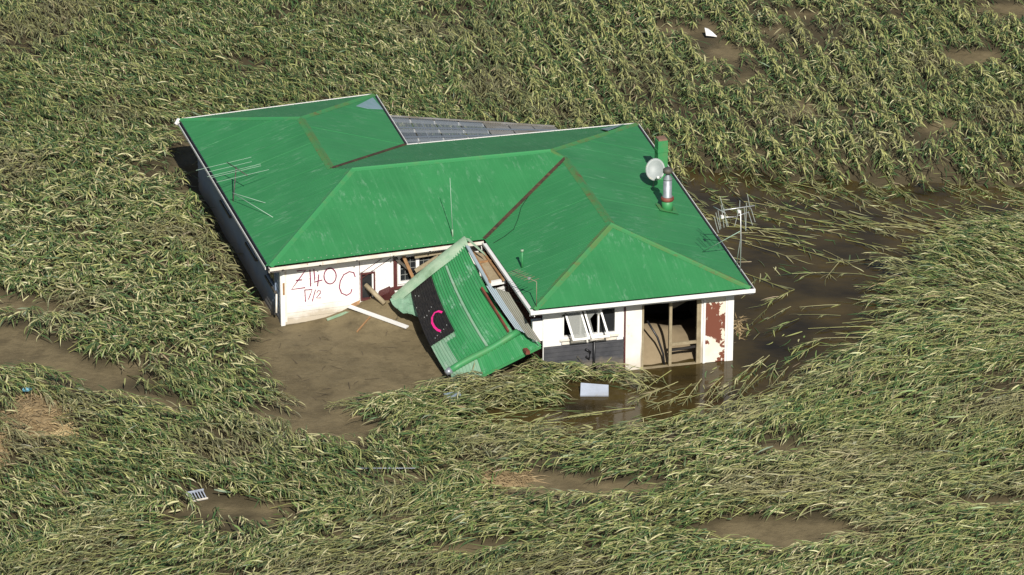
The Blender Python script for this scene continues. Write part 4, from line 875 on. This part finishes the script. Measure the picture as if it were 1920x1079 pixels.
def make_stalks(PX, PY, PZ, PHI, PL, hfun, r=.013, world=True):
    n = len(PX); ts = [0, .35, .7, 1.0]; V = np.zeros((n, 12, 3)); I = np.arange(n)
    for s, t_ in enumerate(ts):
        x = PX + np.cos(PHI) * PL * t_; y = PY + np.sin(PHI) * PL * t_; z = (np.maximum(ground_h(x, y), WATER) if world else PZ) + hfun(np.full(n, t_), I); rr = r * (1.1 - .6 * t_)
        for k in range(3):
            a = 2 * math.pi * k / 3; V[:, s * 3 + k] = np.stack([x - np.sin(PHI) * math.cos(a) * rr, y + np.cos(PHI) * math.cos(a) * rr, z + math.sin(a) * rr], 1)
    f_ = []
    for s in range(3):
        for k in range(3): f_ += [s * 3 + k, s * 3 + (k + 1) % 3, s * 3 + 3 + (k + 1) % 3, s * 3 + 3 + k]
    f_ = np.array(f_); c = np.array([.28, .28, .10])[None] * rng.uniform(.6, 1.5, (n, 1)); c[rng.random(n) < .3] = np.array([.42, .39, .19])
    return V.reshape(-1, 3), (f_[None] + 12 * np.arange(n)[:, None]).ravel(), np.full(9 * n, 4), np.concatenate([np.repeat(c, 12, 0), np.ones((12 * n, 1))], 1)

# plants one can tell apart: those lying alone in the water and at the silt's edge become things of their own
edge = np.zeros(NP, bool)
xm, ym = PX + np.cos(PHI) * PL * .6, PY + np.sin(PHI) * PL * .6
sd_silt = np.minimum(sdist(xm, ym, silt), sdist(xm, ym, bare[1])); edge = (sd_silt < .25) & ~WET
in_frame = (np.abs(xm) < 15) & (ym > -17) & (ym < 20)
solo_w = np.where(WET & in_frame)[0]; solo_e = np.where(edge & in_frame)[0]
rng.shuffle(solo_w); rng.shuffle(solo_e); solo_w = solo_w[:150]; solo_e = solo_e[:60]
solo = np.zeros(NP, bool); solo[solo_w] = True; solo[solo_e] = True
R = ~solo; idxR = np.where(R)[0]
hR = lambda T, I: stalk_h(T, idxR[I])
V, f_, l_, tc = make_leaves(PX[R], PY[R], PZ[R], PHI[R], PL[R], WET[R], 18, hR)
# loose leaves torn off and lying over the mat, and floating on the water
nl = 75000; k_ = rng.integers(0, NP, nl); lx = PX[k_] + np.cos(PHI[k_]) * PL[k_] * .5 + rng.normal(0, .38, nl); ly = PY[k_] + np.sin(PHI[k_]) * PL[k_] * .5 + rng.normal(0, .38, nl)
okl = (sdist(lx, ly, walls_plan) > .35) & (sdist(lx, ly, porch_plan) > .1) & (sdist(lx, ly, board_gap) > .1) & (sdist(lx, ly, scrap_gap) > .1) & (sdist(lx, ly, crate_gap) > .1) & ~WET[k_]
for pl in bare: okl &= sdist(lx, ly, pl) + rng.normal(0, .12, nl) > 0
lx, ly, lp = lx[okl], ly[okl], PHI[k_][okl]; n_ = len(lx); lg = np.maximum(ground_h(lx, ly), WATER); wetl = sdist(lx, ly, pond) < -.2
lz = lg + np.where(wetl, .02, rng.uniform(.06, .48, n_))
V2, f2, l2 = leaf_arrays(lx, ly, lz, lp + rng.normal(0, .42, n_), np.where(wetl, .03, rng.uniform(-.15, .25, n_)), rng.uniform(0, .7, n_) * ~wetl, rng.uniform(.12, .62, n_), rng.uniform(.018, .055, n_), rng.normal(0, .5, n_) * ~wetl, lg)
t2 = np.concatenate([np.repeat(tints(n_, lx, ly), 7, 0), np.ones((n_ * 7, 1))], 1)
f_ = np.concatenate([f_, f2 + len(V)]); V = np.concatenate([V, V2]); l_ = np.concatenate([l_, l2]); tc = np.concatenate([tc, t2])
o = link_mesh('flattened_maize', fast_mesh('flattened_maize', V, f_, l_, M['leaf'], False, tc), None, Vector((0, 0, 0)))
o['kind'] = 'stuff'; o['label'] = 'field of maize combed flat by the flood'; o['category'] = 'maize'
print('leaf faces', len(l_))
V, f_, l_, tc = make_stalks(PX[R], PY[R], PZ[R], PHI[R], PL[R], hR)
o = link_mesh('maize_stalks', fast_mesh('maize_stalks', V, f_, l_, M['leaf'], False, tc), None, Vector((0, 0, 0)))
o['kind'] = 'stuff'; o['label'] = 'yellow stalks of the maize combed flat by the flood'; o['category'] = 'maize'
# prototypes of the single plants
def proto(seed, wet):
    L_ = 1.6; one = np.zeros(1); lod = .04 if wet else .22
    hf = lambda T, I: .03 + lod * np.sin(np.clip(T * 1.6, 0, 1) * np.pi / 2)
    V, f_, l_, tc = make_stalks(one, one, one, one, np.array([L_]), hf, world=False); st = fast_mesh('stalk', V, f_, l_, M['leaf'], False, tc)
    leaves = []
    for k in range(8):
        V, f_, l_, tc = make_leaves(one, one, one, one, np.array([L_]), np.array([wet]), 1, hf, False); leaves.append(fast_mesh('leaf', V, f_, l_, M['leaf'], False, tc))
    return st, leaves
PR = {True: [proto(k, True) for k in range(6)], False: [proto(k, False) for k in range(5)]}
def solo_plant(i, wet, label, group):
    st, lv = random.choice(PR[wet])
    r_ = bpy.data.objects.new('maize_plant', None); COL.objects.link(r_); r_.location = (PX[i], PY[i], PZ[i]); r_.rotation_euler = (0, 0, PHI[i]); s_ = PL[i] / 1.6; r_.scale = (s_, s_, 1)
    r_['label'] = label; r_['category'] = 'maize plant'; r_['group'] = group
    a_ = bpy.data.objects.new('stalk', st); COL.objects.link(a_); a_.parent = r_
    for m_ in lv: a_ = bpy.data.objects.new('leaf', m_); COL.objects.link(a_); a_.parent = r_
spots = [('in the water below the long right eave', U(1330, 380, 0)), ('in the water around the right aerial', U(1400, 440, 0)), ('in the water channel far right of the house', U(1800, 390, 0)), ('in the channel between house and far field', U(1580, 400, 0)),
         ('in the open pool right of the house corner', U(1480, 560, 0)), ('at the lower edge of the pool by the house corner', U(1440, 700, 0)), ('in the water before the sliding door', U(1260, 735, 0)), ('in the water below the pale blue board', U(1080, 785, 0)), ('in the water below the collapsed porch', U(900, 790, 0))]
for i in solo_w:
    k = min(range(len(spots)), key=lambda j: (spots[j][1].x - xm[i]) ** 2 + (spots[j][1].y - ym[i]) ** 2)
    solo_plant(i, True, 'maize plant lying flat ' + spots[k][0], 'maize plants lying ' + spots[k][0])
for i in solo_e:
    w_ = 'the silt strip at the left edge' if xm[i] < -9.5 else ('the left rim of the silt before the house' if xm[i] < -5 else 'the right rim of the silt below the porch')
    solo_plant(i, False, 'maize plant bent over ' + w_, 'maize plants bent over ' + w_)

nf = 2600; fx_ = rng.uniform(-3, 20, nf); fy_ = rng.uniform(-11, 11, nf); pdx = sdist(fx_, fy_, pond)
okf = (pdx < .1) & (sdist(fx_, fy_, walls_plan) > .1) & (sdist(fx_, fy_, board_gap) > 0) & (vnoise(fx_, fy_, 1.2, 31) > np.where(fy_ > 4.2, .30, .52))
fx_, fy_ = fx_[okf], fy_[okf]; n_ = len(fx_)
V, f_, l_ = leaf_arrays(fx_, fy_, np.full(n_, WATER + .015), flow(fx_, fy_) + rng.normal(0, .3, n_), np.full(n_, .04), rng.uniform(0, .15, n_), rng.uniform(.15, .75, n_), rng.uniform(.02, .05, n_), rng.normal(0, .25, n_), np.full(n_, WATER))
o = link_mesh('floating_leaves', fast_mesh('floating_leaves', V, f_, l_, M['leaf'], False, np.concatenate([np.repeat(tints(n_, fx_, fy_) * 1.1, 7, 0), np.ones((n_ * 7, 1))], 1)), None, Vector((0, 0, 0)))
o['kind'] = 'stuff'; o['label'] = 'torn maize leaves drifting on the dark flood water'; o['category'] = 'leaves'
# ------------------------------------------------------------------ straw heaps and twigs
def heap(px, py, rx, ry, h, n, m, label, base=True):
    c = on_ground(px, py); ax, ay = rx / 65, ry / 26.5
    t_ = thing('debris_heap', label, 'debris heap', c)
    vs = []; fs = []; na_, nr_ = 20, 5
    for i in range(nr_ + 1):
        r = i / nr_
        for j in range(na_):
            a = 2 * math.pi * j / na_; x = c.x + ax * r * math.cos(a); y = c.y + ay * r * math.sin(a); z_ = gz(Vector((x, y, 0))) + h * (1 - r * r) * random.uniform(.7, 1.2) - .03 * r; vs.append((x, y, z_))
    for i in range(nr_):
        for j in range(na_): fs.append((i * na_ + j, (i + 1) * na_ + j, (i + 1) * na_ + (j + 1) % na_, i * na_ + (j + 1) % na_))
    mesh('mound', vs, fs, m, t_, smooth=True)
    rr = np.sqrt(rng.random(n)); a = rng.random(n) * 2 * math.pi; x = c.x + ax * rr * np.cos(a); y = c.y + ay * rr * np.sin(a); z_ = ground_h(x, y) + h * (1 - rr * rr) + .01
    az = rng.random(n) * 6.28; V, f_, l_ = leaf_arrays(x, y, z_, az, rng.uniform(-.1, .5, n), rng.uniform(.2, 1, n), rng.uniform(.15, .5, n), rng.uniform(.012, .035, n), rng.normal(0, .5, n), ground_h(x, y))
    me = fast_mesh('straw', V - np.array(c), f_, l_, m); o_ = bpy.data.objects.new('straw', me); COL.objects.link(o_); o_.parent = t_; o_['kind'] = 'stuff'
heap(62, 785, 62, 42, .30, 900, M['straw'], 'large heap of brown straw and flood debris at the left edge')
heap(122, 822, 22, 16, .2, 250, M['palestraw'], 'small heap of pale straw beside the large brown heap')
heap(4, 845, 16, 34, .25, 250, M['straw'], 'narrow heap of reddish straw cut by the left edge')
heap(915, 898, 82, 17, .14, 700, M['straw'], 'long low heap of brown straw in the centre foreground')
heap(70, 907, 44, 10, .14, 250, M['straw'], 'small flat heap of brown straw low at left in the maize')
heap(1383, 640, 12, 46, .5, 350, M['straw'], 'clump of straw caught against the right corner of the house')
heap(700, 552, 26, 10, .12, 200, M['straw'], 'tangle of straw caught below the small broken window')
n = 60
tx = []; 
poly = silt; pxs = rng.uniform(470, 830, 900); pys = rng.uniform(590, 790, 900)
pts = [on_ground(a_, b_) for a_, b_ in zip(pxs, pys)]; pts = [p for p in pts if sdist(np.array([p.x]), np.array([p.y]), silt)[0] < -.1 and sdist(np.array([p.x]), np.array([p.y]), walls_plan)[0] > .1][:n]
bx_ = np.array([p.x for p in pts]); by_ = np.array([p.y for p in pts]); nz_ = len(pts)
V, f_, l_ = leaf_arrays(bx_, by_, ground_h(bx_, by_) + .012, rng.random(nz_) * 6.28, np.full(nz_, .05), rng.uniform(0, .2, nz_), rng.uniform(.08, .5, nz_), rng.uniform(.012, .03, nz_), rng.normal(0, .3, nz_), ground_h(bx_, by_))
o = link_mesh('twigs', fast_mesh('twigs', V, f_, l_, M['twig']), None, Vector((0, 0, 0))); o['kind'] = 'stuff'; o['label'] = 'scattered dark twigs on the bare silt'; o['category'] = 'twigs'
